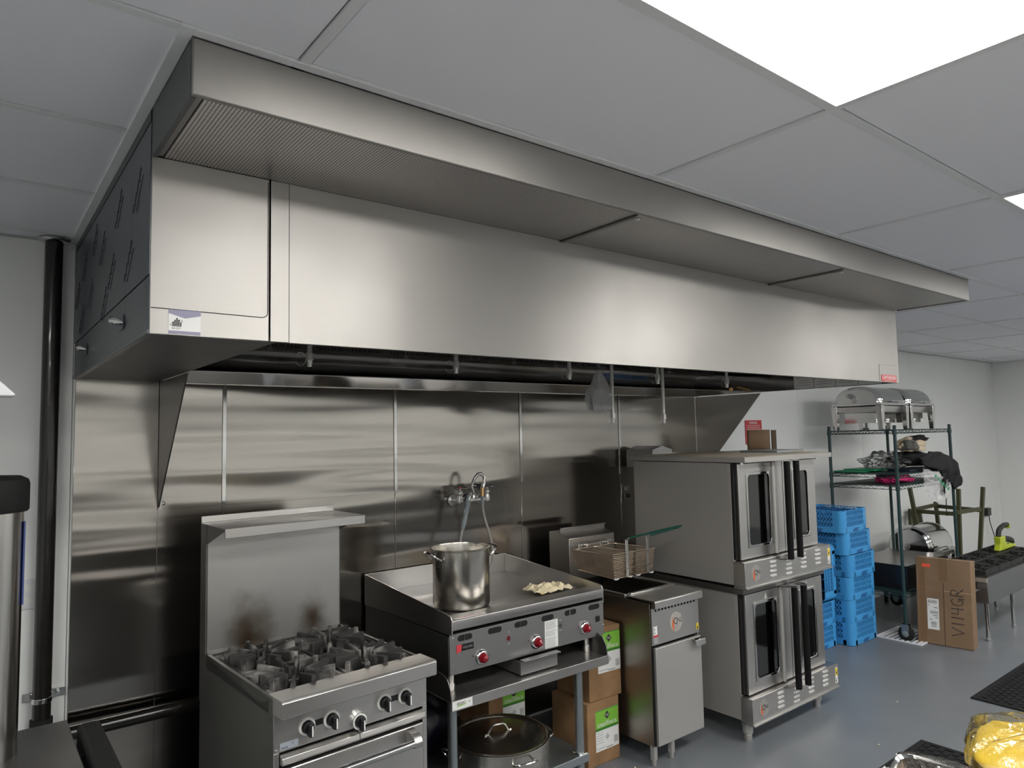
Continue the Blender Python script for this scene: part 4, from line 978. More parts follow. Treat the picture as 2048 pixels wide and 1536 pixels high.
part('hose_ferrule', MB().cyl((2.3570,-.142,1.40),(2.3540,-.145,1.345),.010,seg=12), M_greyplastic, fc)
part('sprayer', MB().tube([(2.2130,-.145,1.22),(2.2200,-.145,1.245)],.012,12), M_greyplastic, fc)
part('sprayer', MB().tube([(2.2200,-.145,1.245),(2.2350,-.145,1.30),(2.2480,-.145,1.345),(2.2530,-.145,1.37)],[.015,.014,.015,.018],12), M_greyplastic, fc)
part('spray_head', MB().lathe((2.2450,-.13,1.392),[(.020,0),(.026,.015),(.026,.03),(.018,.04)],18,(-.3,-1,.1)), M_chrome, fc)
part('trigger', MB().tube([(2.2500,-.17,1.425),(2.2300,-.19,1.415),(2.2170,-.19,1.385),(2.2170,-.185,1.35),(2.2000,-.18,1.315)],[.006,.007,.008,.007,.006],8), M_greyplastic, fc)

# ------------------------------------------------------------ blue racks
CW, CH = .445, .178
def crate_meshes():
    h = CW/2; H = CH
    body = MB(); ins = MB(); lat = MB()
    th = .006
    e_ = h-.05
    body.box((-e_,-h,0),(e_,-h+th,.042)); body.box((-e_,h-th,0),(e_,h,.042)); body.box((-h,-e_,0),(-h+th,e_,.042)); body.box((h-th,-e_,0),(h,e_,.042))
    # rounded corners
    for sx in (-1,1):
        for sy in (-1,1):
            pts = []
            R_ = .045
            cx, cy = sx*(h-R_), sy*(h-R_)
            a0 = math.atan2(sy, sx)
            arc = [a0-PI/4+PI/2*k/5 for k in range(6)]
            outer = [(cx+R_*math.cos(t), cy+R_*math.sin(t)) for t in arc]; inner = [(cx+(R_-th)*math.cos(t), cy+(R_-th)*math.sin(t)) for t in arc]
            ext = .035
            t0, t1 = arc[0], arc[-1]
            def tang(t, s_): return (-math.sin(t)*s_, math.cos(t)*s_)
            e0 = tang(t0,-ext); e1 = tang(t1, ext)
            outer = [(outer[0][0]+e0[0], outer[0][1]+e0[1])]+outer+[(outer[-1][0]+e1[0], outer[-1][1]+e1[1])]
            inner = [(inner[0][0]+e0[0], inner[0][1]+e0[1])]+inner+[(inner[-1][0]+e1[0], inner[-1][1]+e1[1])]
            body.prism(outer+inner[::-1],'z',0,H)
    rows = [.046,.090,.131,H]
    for q in range(4):
        M_ = Matrix.Rotation(q*PI/2, 4, 'Z')
        for i, z in enumerate(rows):
            z0 = z-.006 if i else z-.004
            if i == 3: z0 = H-.008
            body.box((-h+.06,-h+.0005,z0),(h-.06,-h+th,z0+.007),M_)
        for i in range(3):
            z0, z1 = rows[i]+.001, (rows[i+1]-.006 if i < 2 else H-.008)
            n = 11; a0 = -h+.075; st_ = (2*h-.15)/n
            for k in range(n):
                xa = a0+k*st_; xm = xa+st_/2; xb = xa+st_; zm = (z0+z1)/2
                for (p, r) in (((xa,zm),(xm,z1)),((xm,z1),(xb,zm)),((xb,zm),(xm,z0)),((xm,z0),(xa,zm))):
                    d = Vector((r[0]-p[0],0,r[1]-p[1])); L_ = d.length; d /= L_; nn = Vector((-d.z,0,d.x))*.0022
                    P0 = Vector((p[0],-h+.001,p[1])); P1 = Vector((r[0],-h+.001,r[1])); y_ = Vector((0,.0035,0))
                    vs = [M_ @ v for v in (P0-nn,P1-nn,P1+nn,P0+nn,P0-nn+y_,P1-nn+y_,P1+nn+y_,P0+nn+y_)]
                    lat.add(vs,[(0,1,2,3),(7,6,5,4),(0,4,5,1),(3,2,6,7)])
        ins.box((-h+.03,-h+.013,.02),(h-.03,-h+.015,H-.03),M_)
        ins.box((-.045,-h-.0008,.0),(.045,-h+.0,.020),M_)  # dark plates on the wall face, painted in as shaded hand notches
        ins.box((-.030,-h-.0008,.020),(.060,-h+.0,.030),M_)
    for k in range(1,5):
        c = -h+CW*k/5
        ins.box((c-.002,-h+.016,.03),(c+.002,h-.016,H-.012)); ins.box((-h+.016,c-.002,.031),(h-.016,c+.002,H-.013))
    ins.box((-h+.015,-h+.015,.010),(h-.015,h-.015,.014))
    return body, lat, ins
cb_, cl_, ci_ = crate_meshes()
cr0 = thing('dish_rack', 'x', 'dish rack', (0,0,0), group='blue dish racks', local=True)
part('shell', cb_, M_blue, cr0, .002, seg=1); part('lattice', cl_, M_blue, cr0, smooth=0, kind='stuff'); part('dividers', ci_, M_bluedark, cr0)
rs = [((5.832,-.405,0.002),0,'bottom blue dish rack of the tall right hand stack'),
      ((5.834,-.403,.181),.006,'blue dish rack second from the floor in the tall stack'),
      ((5.830,-.406,.360),-.005,'blue dish rack third from the floor in the tall stack'),
      ((5.845,-.412,.539),.004,'blue dish rack fourth from the floor, pushed out to the front of the stack'),
      ((5.815,-.400,.718),-.01,'blue dish rack second from the top of the tall stack'),
      ((5.765,-.400,.897),.01,'topmost blue dish rack of the tall stack'),
      ((5.378,-.295,.002),0,'bottom blue dish rack of the short stack behind the ovens'),
      ((5.376,-.297,.181),.008,'upper flat blue dish rack of the short stack behind the ovens')]
for k, (l_, rz, lb) in enumerate(rs):
    c = cr0 if k == 0 else copy_tree(cr0)
    c.location = l_; c.rotation_euler = (0,0,rz); c['label'] = lb
c = copy_tree(cr0); c.location = (5.578,-.310,.361+CW/2); c.rotation_euler = (0,-PI/2,0); c['label'] = 'blue dish rack standing on its side on the short stack'

# ------------------------------------------------------------ wire shelving
RX0, RX1, RY0, RY1 = 6.085, 7.225, -.835, -.275
rk = thing('wire_shelving', 'tall green wire shelving unit on casters at the far end', 'shelving', (6.64,-.555,0))
for i, a in enumerate((RX0,RX1)):
    for j, b in enumerate((RY0,RY1)):
        part('post', MB().cyl((a,b,.135),(a,b,1.745),.0135,seg=14), M_rack, rk)
        part('post_cap', MB().lathe((a,b,1.745),[(.015,0),(.015,.008),(.008,.014)],14), M_rack, rk)
        cs = part('caster_fork', MB().box((a-.024,b-.028,.06),(a-.019,b+.028,.128)).box((a+.019,b-.028,.06),(a+.024,b+.028,.128)).box((a-.024,b-.028,.128),(a+.024,b+.028,.136)), M_polish, rk, .001)
        part('caster_wheel', MB().lathe((a-.017,b,.062),[(.052,0),(.061,.006),(.061,.028),(.052,.034)],28,(1,0,0)), M_blackrub, cs)
        part('caster_hub', MB().lathe((a-.026,b,.062),[(.02,0),(.026,.004),(.026,.048),(.02,.052)],18,(1,0,0)), M_greyplastic, cs)
for si, z in enumerate((.365,1.25,1.345,1.715)):
    m = MB()
    for dz in (0,-.026): m.tube([(RX0,RY0,z+dz),(RX1,RY0,z+dz),(RX1,RY1,z+dz),(RX0,RY1,z+dz)],.0034,6,closed=True)
    def zig(p0, p1, n):
        p0 = Vector(p0); p1 = Vector(p1); pts = []
        for k in range(n+1): q = p0.lerp(p1,k/n); pts.append((q.x,q.y,z-(0 if k%2 else .026)))
        m.tube(pts,.0022,5)
    zig((RX0,RY0,0),(RX1,RY0,0),36); zig((RX0,RY1,0),(RX1,RY1,0),36); zig((RX0,RY0,0),(RX0,RY1,0),18); zig((RX1,RY0,0),(RX1,RY1,0),18)
    sh = part('shelf_frame', m, M_rack, rk)
    m = MB()
    for k in range(1,46): xx = RX0+(RX1-RX0)*k/46; m.tube([(xx,RY0,z+.003),(xx,RY1,z+.003)],.0017,4,caps=False)
    part('wire_deck', m, M_rack, sh, smooth=0)
    for a in (RX0,RX1):
        for b in (RY0,RY1): part('shelf_sleeve', MB().cyl((a,b,z-.034),(a,b,z+.010),.0185,.0165,seg=14), M_rack, sh)
    if si in (1,2,0): part('shelf_mat', MB().box((RX0+.02,RY0+.02,z+.005),(RX1-.02,RY1-.02,z+.009)), M_rackshelf, sh)

# chafing dishes
def chafer(label, x0, x1, y0, y1, z0, zr, zt, legs=True, short=False):
    t = thing('chafing_dish', label, 'chafing dish', ((x0+x1)/2,(y0+y1)/2,z0), group='roll top chafing dishes')
    yc, hy = (y0+y1)/2, (y1-y0)/2
    def dome(u, v):
        a = PI*u; k = v
        # end caps bulge
        e = .035*(1-abs(2*k-1)**6) if False else 0
        sx = x0+.012+(x1-x0-.024)*k
        endf = min(1, (min(k,1-k)*(x1-x0)/.05))
        s_ = math.sqrt(max(0,1-(1-endf)**2))*.16+.84
        return (sx, yc-(hy-.012)*math.cos(a)*s_, zr+.012+(zt-zr-.012)*(max(0,math.sin(a))**.82)*s_)
    dm = MB().grid(dome, 30, 24)
    for k_, xx in ((0,x0+.012),(1,x1-.012)):
        ring = [dome(i/29, k_) for i in range(30)]; dm.add(ring+[(xx,yc,zr+.012)], [(i,i+1,30) for i in range(29)])
    part('dome_lid', dm, M_polish, t, smooth=50)
    part('rim', MB().box((x0,y0,zr-.012),(x1,y0+.016,zr+.012)).box((x0,y1-.016,zr-.012),(x1,y1,zr+.012)).box((x0,y0+.016,zr-.012),(x0+.016,y1-.016,zr+.012)).box((x1-.016,y0+.016,zr-.012),(x1,y1-.016,zr+.012)), M_polish, t, .003)
    part('water_pan', MB().prism([(y0+.02,zr-.013),(y1-.02,zr-.013),(y1-.045,zr-.075),(y0+.045,zr-.075)],'x',x0+.03,x1-.03), M_steel, t, .008)
    part('lid_handle', MB().tube([(x0+.12,y0-.002,zr+.020),(x0+.13,y0-.030,zr+.026),(x1-.13,y0-.030,zr+.026),(x1-.12,y0-.002,zr+.020)],.006,8), M_chrome, t)
    part('medallion', MB().lathe((x0+.011,yc+.02,zr+.045),[(.03,0),(.028,.003),(.001,.004)],24,(-1,0,0)), M_steel, t)
    for a in (x0+.004, x1-.036):
        for b in (y0+.004, y1-.036):
            if short: part('leg', MB().box((a,b,z0),(a+.03,b+.03,zr-.012)), M_polish, t, .002)
            else: part('leg', MB().add([(a-.010,b-.010,zr-.0125),(a+.046,b-.010,zr-.0125),(a+.046,b+.044,zr-.0125),(a-.010,b+.044,zr-.0125),(a-.002,b-.002,z0),(a+.034,b-.002,z0),(a+.034,b+.032,z0),(a-.002,b+.032,z0)],[(0,1,2,3),(4,7,6,5),(0,4,5,1),(1,5,6,2),(2,6,7,3),(3,7,4,0)]), M_polish, t, .002)
    if not short:
        part('burner_tray', MB().box((x0+.06,y0+.08,z0+.062),(x1-.06,y1-.08,z0+.068)).box((x0+.06,y0+.08,z0+.068),(x0+.064,y1-.08,zr-.07)).box((x1-.064,y0+.08,z0+.068),(x1-.06,y1-.08,zr-.07)), M_polish, t)
        for q in (.3,.7): part('fuel_cup', MB().lathe((x0+(x1-x0)*q,yc,z0+.0685),[(.035,0),(.038,.02),(.036,.03)],20), M_chrome, t)
    return t
chafer('left chafing dish with perforated end on the top shelf', 6.12,6.64,-.725,-.295,1.7205,1.945,2.105)
chafer('right chafing dish on the top shelf', 6.665,7.175,-.735,-.305,1.7205,1.945,2.105)
dots = MB()
for k in range(18):
    a = k*2.4; r = .008*math.sqrt(k); dots.lathe((6.1205,-.46+r*math.cos(a),2.02+r*math.sin(a)*.7),[(.0028,0),(.0028,.006)],6,(-1,0,0))
part('vent_holes', dots, M_dark, bpy.data.objects['chafing_dish'])
chafer('lone big chafing dish with shiny dome on the low dark table', 7.25,7.80,-.62,-.185,.4305,.530,.775, short=True)

lt = thing('low_table', 'low dark worktable behind the shelving carrying the lone chafing dish', 'table', (7.20,-.34,0))
part('table_top', MB().box((7.246,-.655,.400),(7.90,-.12,.430)), mat('dark stainless top', (.16,.15,.14), .28, .9), lt, .004)
for a in (7.26,7.85):
    for b in (-.64,-.17): part('leg', MB().box((a,b,0),(a+.032,b+.032,.400)), M_black, lt, .003)
# shelf contents
gb = single('cutting_board', MB().box((6.09,-.55,1.3545),(6.42,-.29,1.366)), M_board, 'green cutting board lying flat on the left of the upper shelf', 'cutting board', .002)
gb2 = single('cutting_board', MB().box((6.20,-.60,1.3665),(6.55,-.33,1.378)), mat('bright green board', (.01,.24,.10), .4), 'brighter green cutting board lying on the other board', 'cutting board', .002)
single('sheet_tray', MB().box((6.42,-.80,1.3548),(7.05,-.61,1.375)), mat('navy tray', (.012,.015,.035), .35), 'dark navy tray at the front of the upper shelf', 'tray', .003)
single('pink_cloth', lump((6.43,-.66,1.292),(.22,.11,.050),2,.32,fr=1.8), M_pink, 'folded bright pink cloth on the lower middle shelf', 'cloth')
def apron(u, v):
    top = [(6.42,1.475),(6.62,1.525),(6.85,1.515),(7.06,1.475),(7.20,1.40),(7.27,1.325)]
    bot = [(6.44,1.42),(6.62,1.385),(6.84,1.335),(7.02,1.245),(7.14,1.165),(7.26,1.22)]
    k = u*4.999; q = int(k); f = k-q
    tx, tz = [top[q][c]*(1-f)+top[q+1][c]*f for c in (0,1)]; bx_, bz = [bot[q][c]*(1-f)+bot[q+1][c]*f for c in (0,1)]
    n = noise.noise(Vector((u*6, v*1.6+u*3, 1))); n2 = .45*noise.noise(Vector((u*13+v*4, v*3, 5)))
    return (tx+(bx_-tx)*v+.012*n2, -.885+.035*n+.02*n2-.02*math.sin(v*PI), tz+(bz-tz)*v+.012*n*(1-abs(2*v-1))+.010*n2)
ap = single('black_apron', MB().grid(apron,60,22), M_cloth_black, 'heap of black cloth slumping off the upper shelf', 'cloth', smooth=70)
sm_ = ap.modifiers.new('thick','SOLIDIFY'); sm_.thickness = .02; sm_.offset = 1
single('black_cloth_heap', lump((6.78,-.66,1.44),(.26,.13,.085),8,.3,fr=1.8), M_cloth_black, 'rolled black cloth lying on the tray behind the front post', 'cloth')
def drape(u, v):
    x = 6.87+.24*u; n = noise.noise(Vector((u*6,v*3,4)))
    y = -.86-.03*math.sin(u*9+v*2)-.015*n
    return (x+.03*v*0, y, 1.34-.03*u-.22*v*(.65+.35*math.sin(u*5+1))-.02*n)
dp = single('black_sleeve', MB().grid(drape,26,16), M_cloth_black, 'black cloth end hanging down past the right hand rack post', 'cloth', smooth=70)
dp.modifiers.new('t','SOLIDIFY').thickness = .008
sl_ = MB().tube(smooth_path([(6.92,-.87,1.20),(6.925,-.88,1.10),(6.92,-.88,1.0),(6.925,-.88,.94)]),.004,5)
single('hanging_string', sl_, M_cloth_black, 'thin black string dangling below the hanging black cloth', 'string')
tb = thing('tote_bag', 'crumpled cream and black tote bag on top of the heap', 'bag', (6.69,-.66,1.555))
part('fabric', lump((6.71,-.70,1.570),(.15,.10,.082),41,.35,fr=1.5), M_cream, tb)
part('side_panel', lump((6.60,-.735,1.570),(.06,.075,.060),19,.25,fr=1.6), mat('grey canvas', (.12,.12,.11), .9), tb)
part('dark_panel', lump((6.78,-.72,1.632),(.12,.08,.034),14,.3,fr=1.6), M_cloth_black, tb)
single('plastic_bag', lump((6.47,-.56,1.435),(.19,.17,.085),21,.45,fr=2.2), M_bag, 'clear crinkled plastic bag behind the front post on the upper shelf', 'bag', smooth=15)
def drape2(u, v):
    n = noise.fractal(Vector((u*5,v*5,7)),.9,2,3)
    return (6.48+.52*u+.02*n, -.885-.035*n, 1.40-.14*u-.26*v*(.55+.45*math.sin(u*3+.4))+.02*n)
single('plastic_wrap', MB().grid(drape2,28,20), M_bagw, 'clear plastic wrap with green print hanging below the black cloth', 'wrap', smooth=12)
gp = MB()
for k in range(6):
    gp.box((6.60+.05*k,-.925,1.30-.025*k),(6.64+.05*k,-.924,1.325-.025*k))
part('green_print', gp, mat('green bag print', (.03,.25,.12), .5), bpy.data.objects['plastic_wrap'])
bb = thing('black_crate', 'black bin on the bottom shelf of the wire rack', 'bin', (6.62,-.55,.374))
part('tub', MB().box((6.25,-.80,.3745),(7.10,-.30,.378)).box((6.25,-.80,.378),(6.256,-.30,.56)).box((7.094,-.80,.378),(7.10,-.30,.56)).box((6.256,-.80,.378),(7.094,-.794,.56)).box((6.256,-.306,.378),(7.094,-.30,.56)), M_black, bb, .004)

single('dark_steel_tray', MB().box((6.27,-.79,.5605),(7.08,-.31,.572)), mat('dark stainless tray', (.22,.20,.18), .25, .9), 'flat dark steel tray lying over the black bin on the bottom shelf', 'tray', .003)
# ------------------------------------------------------------ floor grille, carton, hot plate
fg = thing('floor_grille', 'white slatted vent grille lying on the floor by the caster', 'grille', (6.2,-.78,0))
part('frame', MB().box((6.02,-.97,.001),(6.46,-.955,.012)).box((6.02,-.625,.001),(6.46,-.61,.012)).box((6.02,-.955,.001),(6.035,-.625,.012)).box((6.445,-.955,.001),(6.46,-.625,.012)), M_whiteplastic, fg, .002)
sl0 = None
for k in range(8):
    y_ = -.945+k*.041
    sl0 = part('slat', MB().box((6.036,y_,.002),(6.444,y_+.020,.010)), M_whiteplastic, fg)
part('backing', MB().box((6.036,-.954,.0005),(6.444,-.626,.0015)), M_dark, fg)

ang = math.atan2(-.372, .060)
bxr = thing('tall_carton', 'tall flat brown shipping box leaning, marked V114GR', 'carton', (6.160,-1.092,0), ang, local=True)
# local: +x along width toward the camera-right end, -y is the face toward the camera
tilt = Matrix.Rotation(math.radians(-6.5), 4, 'X')
Wd, Hd, Td = .385, .675, .165
def TB(m): m.v = [tuple(tilt @ Vector(p)+Vector((0,0,.002))) for p in m.v]; return m
part('box', TB(MB().box((-Wd/2,0,0),(Wd/2,Td,Hd))), M_card2, bxr, .005)
part('tape_seam', TB(MB().box((-.003,-.001,.0),(.003,.0005,Hd*.72))), mat('dark seam', (.09,.055,.03), .8), bxr)
part('edge_seam', TB(MB().box((-Wd/2,-.0008,Hd*.655),(0,.0005,Hd*.66))), M_card, bxr)
part('edge_seam', TB(MB().box((.004,-.0008,Hd*.625),(Wd/2,.0005,Hd*.632))), mat('pale seam', (.42,.29,.18), .8), bxr)
part('packing_tape', TB(MB().box((-Wd/2+.02,-.0006,Hd*.0),(-Wd/2+.065,.0005,Hd))), mat('brown tape', (.19,.11,.055), .35), bxr)
part('packing_tape', TB(MB().box((-.03,-.0006,Hd*.74),(.03,.0005,Hd))), mat('brown tape b', (.18,.105,.055), .35), bxr)
os_ = part('orange_sticker', TB(MB().box((-.148,-.0018,.600),(-.088,-.0008,.625))), M_orange, bxr, label='orange sticker')
ls_ = part('shipping_label', TB(MB().box((-.118,-.0022,.115),(-.036,-.0008,.355))), M_white, bxr, label='white shipping label with bar codes')
tm = MB()
for z_, h_, x0_, x1_ in ((.318,.026,-.110,-.046),(.236,.024,-.096,-.040),(.150,.026,-.092,-.054)):
    n_ = 18
    for k in range(n_):
        if (k*7)%5 < 3: tm.box((x0_+(x1_-x0_)*k/n_,-.0028,z_),(x0_+(x1_-x0_)*(k+.6)/n_,-.0021,z_+h_))
for z_, x0_, x1_ in ((.300,-.114,-.104),(.284,-.072,-.046),(.222,-.078,-.042),(.205,-.062,-.042),(.190,-.105,-.085),(.138,-.09,-.055)):
    tm.box((x0_,-.0028,z_),(x1_,-.0021,z_+.004))
part('label_print', TB(tm), M_ink, ls_)
tp = tilt @ Vector((.107,-.0015,.265))+Vector((0,0,.002)); up_v = tilt.to_3x3() @ Vector((-1,0,0)); rt_v = tilt.to_3x3() @ Vector((0,0,1))
# handwriting as marker strokes, reading upward
strokes = {'V':[[(0,1),(.5,0),(1,1)]], '1':[[(.5,0),(.5,1)]], '4':[[(.1,1),(.05,.45),(.95,.45)],[(.8,1),(.8,0)]],
 'G':[[(.9,.85),(.6,1),(.2,.8),(.05,.4),(.3,.05),(.7,.05),(.95,.35),(.6,.4)],[(.95,.4),(.95,-.1)]],
 'R':[[(.1,0),(.15,1)],[(.15,1),(.7,.95),(.8,.7),(.6,.5),(.15,.5)],[(.35,.5),(.95,0)]]}
tm = MB(); pz = .09
for ch, w_ in (('V',.075),('1',.045),('1',.045),('4',.065),('G',.07),('R',.075)):
    for st_ in strokes[ch]:
        pts = [(.135-.085*(b)+0, -.0012, pz+a*w_*.85) for a, b in st_]
        tm.tube(pts,.0032,5)
    pz += w_
part('marker_lettering', TB(tm), M_ink, bxr)

hpx = thing('hot_plate', 'countertop gas hot plate with black grates on low legs, far right', 'hot plate', (7.30,-.93,0))
HX_0, HX_1, HY_0, HY_1 = 6.54, 8.06, -1.29, -.862
part('body', MB().box((HX_0,HY_0,.300),(HX_1,HY_1,.512)), steel('hot plate steel', (.34,.34,.34), .36, (1,1,40)), hpx, .004)
part('top_rim', MB().box((HX_0-.004,HY_0-.004,.5125),(HX_1,HY_1,.524)), M_iron_dark, hpx, .002)
for i in range(5):
    for j in range(2):
        cx = HX_0+.155+.303*i; cy = HY_0+.112+.205*j
        g_ = MB()
        for k in range(12):
            a = 2*PI*k/12; e = min(.146/max(abs(math.cos(a)),1e-3), .096/max(abs(math.sin(a)),1e-3))
            fin(g_, cx, cy, a, .035, e-.004, .004, .007, .530, .556, .560)
        for (x0,y0,x1,y1) in ((-.146,-.1,.146,-.086),(-.146,.086,.146,.1),(-.146,-.086,-.130,.086),(.130,-.086,.146,.086)):
            g_.box((cx+x0,cy+y0,.5245),(cx+x1,cy+y1,.562))
        part('grate', g_, M_iron_dark, hpx)
part('control_face', MB().box((HX_0-.012,HY_0+.004,.470),(HX_0-.001,HY_0+.11,.500)), mat('beige steel', (.42,.38,.32), .4,.4), hpx, .001)
part('data_plate', MB().box((HX_0-.003,HY_0+.01,.425),(HX_0-.0005,HY_0+.075,.462)), M_zinc, hpx)
part('gas_valve', MB().cyl((HX_0-.001,HY_0+.09,.395),(HX_0-.03,HY_0+.09,.395),.013,seg=12), M_chrome, hpx)
for a in (HX_0+.03, HX_0+.63, HX_0+1.33):
    for b in (HY_0+.03, HY_1-.05):
        lg = part('leg', MB().cyl((a,b,.03),(a,b,.300),.016,seg=14), M_polish, hpx)
        part('foot', MB().lathe((a,b,0),[(.014,0),(.019,.006),(.019,.03)],12), M_chrome, lg)

# nailer / cordless tool
tl = thing('cordless_tool', 'lime green and black power tool standing on the hot plate', 'power tool', (7.877,-1.02,.5625))
part('body', MB().prism([(7.640,.5628),(8.053,.5628),(8.078,.585),(7.953,.605),(7.852,.60),(7.803,.645),(7.803,.690),(7.665,.690),(7.678,.62)],'y',-1.05,-.99), M_lime, tl, .010)
part('grip', MB().tube(smooth_path([(7.702,-1.02,.69),(7.728,-1.02,.745),(7.803,-1.02,.772),(7.890,-1.02,.782),(7.953,-1.02,.780)]),[.022]*21,10), M_tool, tl)
part('grip_end', MB().lathe((7.940,-1.02,.768),[(.024,0),(.027,.01),(.022,.035)],14,(1,0,.0)), M_lime, tl)
part('motor', MB().tube([(7.828,-1.02,.655),(7.928,-1.02,.645),(8.027,-1.02,.625),(8.078,-1.02,.60)],[.022,.030,.028,.016],12), M_tool, tl)

# charger on wall and cord
ch_ = thing('wall_charger', 'black wall charger plugged in near the far corner', 'charger', (10.50,-.02,.60))
part('box', MB().box((10.44,-.06,.565),(10.565,-.003,.665)), M_black, ch_, .006)
part('cord', MB().tube(smooth_path([(10.50,-.05,.565),(10.52,-.05,.48),(10.57,-.06,.36),(10.58,-.08,.25),(10.52,-.12,.15),(10.45,-.16,.06),(10.40,-.2,.008)]),.005,6), M_black, ch_)

# stool upside down
su = thing('upturned_stool', 'olive wooden stool turned upside down with its legs in the air', 'stool', (8.20,-.40,0))
ring_ = [(7.93,-.20),(8.57,-.17),(8.42,-.65),(7.92,-.60)]
tips = [(7.83,-.205,1.10),(8.55,-.17,.90),(8.50,-.66,1.09),(7.965,-.615,1.10)]
feet = [(8.05,-.25,.05),(8.53,-.22,.05),(8.36,-.60,.05),(8.02,-.56,.05)]
def stick(p0, p1, w_, d_):
    p0 = Vector(p0); p1 = Vector(p1); z_ = (p1-p0).normalized(); x_ = z_.orthogonal().normalized()
    if abs(z_.z) > .7: x_ = (Vector((1,0,0))-z_*z_.x).normalized()
    else: x_ = (Vector((0,0,1))-z_*z_.z).normalized()
    y_ = z_.cross(x_)
    T = Matrix((x_, y_, z_)).transposed().to_4x4(); T.translation = p0
    return MB().box((-w_/2,-d_/2,0),(w_/2,d_/2,(p1-p0).length), T)
for a, b in zip(feet, tips): part('leg', stick(a,b,.042,.034), M_olive, su, .003)
for k in range(4):
    a = ring_[k]; b = ring_[(k+1)%4]; zz = (.865,.85)[k%2]
    part('rung', stick((a[0],a[1],zz),(b[0],b[1],zz),.040,.022), M_olive, su, .002)
part('seat', MB().box((7.96,-.63,.002),(8.60,-.18,.048)), M_olive, su, .008)
sb_ = thing('slatted_backrest', 'olive slatted chair back leaning on the white wall', 'chair back', (8.25,-.10,0))
part('frame', stick((8.02,-.12,.0),(8.16,-.05,.83),.03,.024), M_olive, sb_, .003)
part('frame', stick((8.47,-.12,.0),(8.42,-.05,.80),.03,.024), M_olive, sb_, .003)
part('rail', stick((8.14,-.055,.83),(8.45,-.055,.80),.035,.02), M_olive, sb_, .003)
for k in range(6):
    part('slat', stick((8.10+.06*k,-.10,.35),(8.185+.042*k,-.056,.81),.018,.012), M_olive, sb_, .002)

# ------------------------------------------------------------ rubber mats
def rubber_mat(label, x0, x1, y0, y1):
    t = thing('floor_mat', label, 'mat', ((x0+x1)/2,(y0+y1)/2,0), group='black rubber floor mats')
    m = MB(); bw = .03
    m.box((x0,y0,.001),(x1,y0+bw,.010)).box((x0,y1-bw,.001),(x1,y1,.010)).box((x0,y0+bw,.001),(x0+bw,y1-bw,.010)).box((x1-bw,y0+bw,.001),(x1,y1-bw,.010))
    part('border', m, M_mat, t, .003)
    part('base', MB().box((x0+bw,y0+bw,.001),(x1-bw,y1-bw,.003)), M_dark, t)
    m = MB(); ny = int((y1-y0-2*bw)/.036); nx = int((x1-x0-2*bw)/.064)
    for j in range(ny):
        for i in range(nx):
            xx = x0+bw+i*.064+(.031 if j%2 else 0); yy = y0+bw+j*.036
            m.box((xx,yy+.003,.003),(xx+.052,yy+.029,.010))
    part('tread_blocks', m, M_mat, t, kind='stuff', smooth=0)
rubber_mat('black rubber floor mat running off the right edge of the view', 5.11, 6.60, -2.55, -1.62)
rubber_mat('black rubber floor mat at the bottom edge beside the yellow container', 2.75, 4.23, -2.60, -1.675)

# crumbs on the floor
for k, (a, b) in enumerate(((2.79,-.86),(2.70,-.80),(4.70,-1.35),(4.0,-1.55))):
    single('floor_crumb', lump((a,b,.004),(.006,.005,.004),k,.3,8,6), M_cream, ['pale crumb on the floor by the fryer leg','pale crumb on the floor beside the oil cartons','tiny pale crumb on the open floor','tiny pale crumb on the floor near the bottom edge'][k], 'crumb')

# ------------------------------------------------------------ foreground: prep table with containers
tbx = thing('prep_table', 'stainless prep table under the wrapped containers', 'table', (2.2,-3.2,0))
part('table_top', MB().box((.55,-3.60,.86),(1.93,-2.69,.90)), M_steel, tbx, .004)
part('added_dark_cabinet', MB().box((.60,-3.55,.10),(1.88,-2.74,.8595)), M_dark_steel, tbx, .003)  # unseen dark block, added to darken the lower backsplash reflection
for a in (.575,1.905):
    for b in (-3.575,-2.715): part('leg', MB().cyl((a,b,0),(a,b,.86),.02,seg=12), M_zinc, tbx)
def rrect(cx, cy, hx, hy, r, n=6):
    out = []
    for sx, sy, a in ((1,1,0),(-1,1,90),(-1,-1,180),(1,-1,270)):
        for k in range(n+1): t = math.radians(a+90*k/n); out.append((cx+sx*(hx-r)+r*math.cos(t), cy+sy*(hy-r)+r*math.sin(t)))
    return out
def rshell(m, cx, cy, secs):
    loops = [[(x, y, z) for x, y in rrect(cx,cy,hx,hy,r)] for hx, hy, r, z in secs]
    n = len(loops[0]); vs = [p for l in loops for p in l]; fs = []
    for k in range(len(loops)-1):
        fs += [(k*n+i,k*n+(i+1)%n,(k+1)*n+(i+1)%n,(k+1)*n+i) for i in range(n)]
    fs.append(tuple(range(n)))
    return m.add(vs, fs)
yc_ = thing('yellow_container', 'clear square tub of yellow batter wrapped in plastic film', 'food container', (1.755,-2.945,.90), math.radians(14), local=True)
HC = .185
part('tub', rshell(MB(),0,0,[(.115,.095,.03,.002),(.135,.115,.035,HC-.02),(.145,.125,.04,HC-.015),(.145,.125,.04,HC)]), M_tub, yc_)
def batf(u, v):
    a = 2*PI*u; sq = lambda c: math.copysign(abs(c)**.55, c)
    k = min(1, v/.45); n = noise.fractal(Vector((math.cos(a)*1.6,math.sin(a)*1.6,v*3+3)),.9,2,3)
    r = (.80+.16*k) if v < .45 else max(0,1-((v-.45)/.55)**2.4)
    z = .006+(HC-.03)*k if v < .45 else HC-.024+.040*math.sin((v-.45)/.55*PI/2)+.008*n
    return (.136*sq(math.cos(a))*r*(1+.02*n), .116*sq(math.sin(a))*r*(1+.02*n), z)
part('batter', MB().grid(batf,56,26,True), M_yfood, yc_)
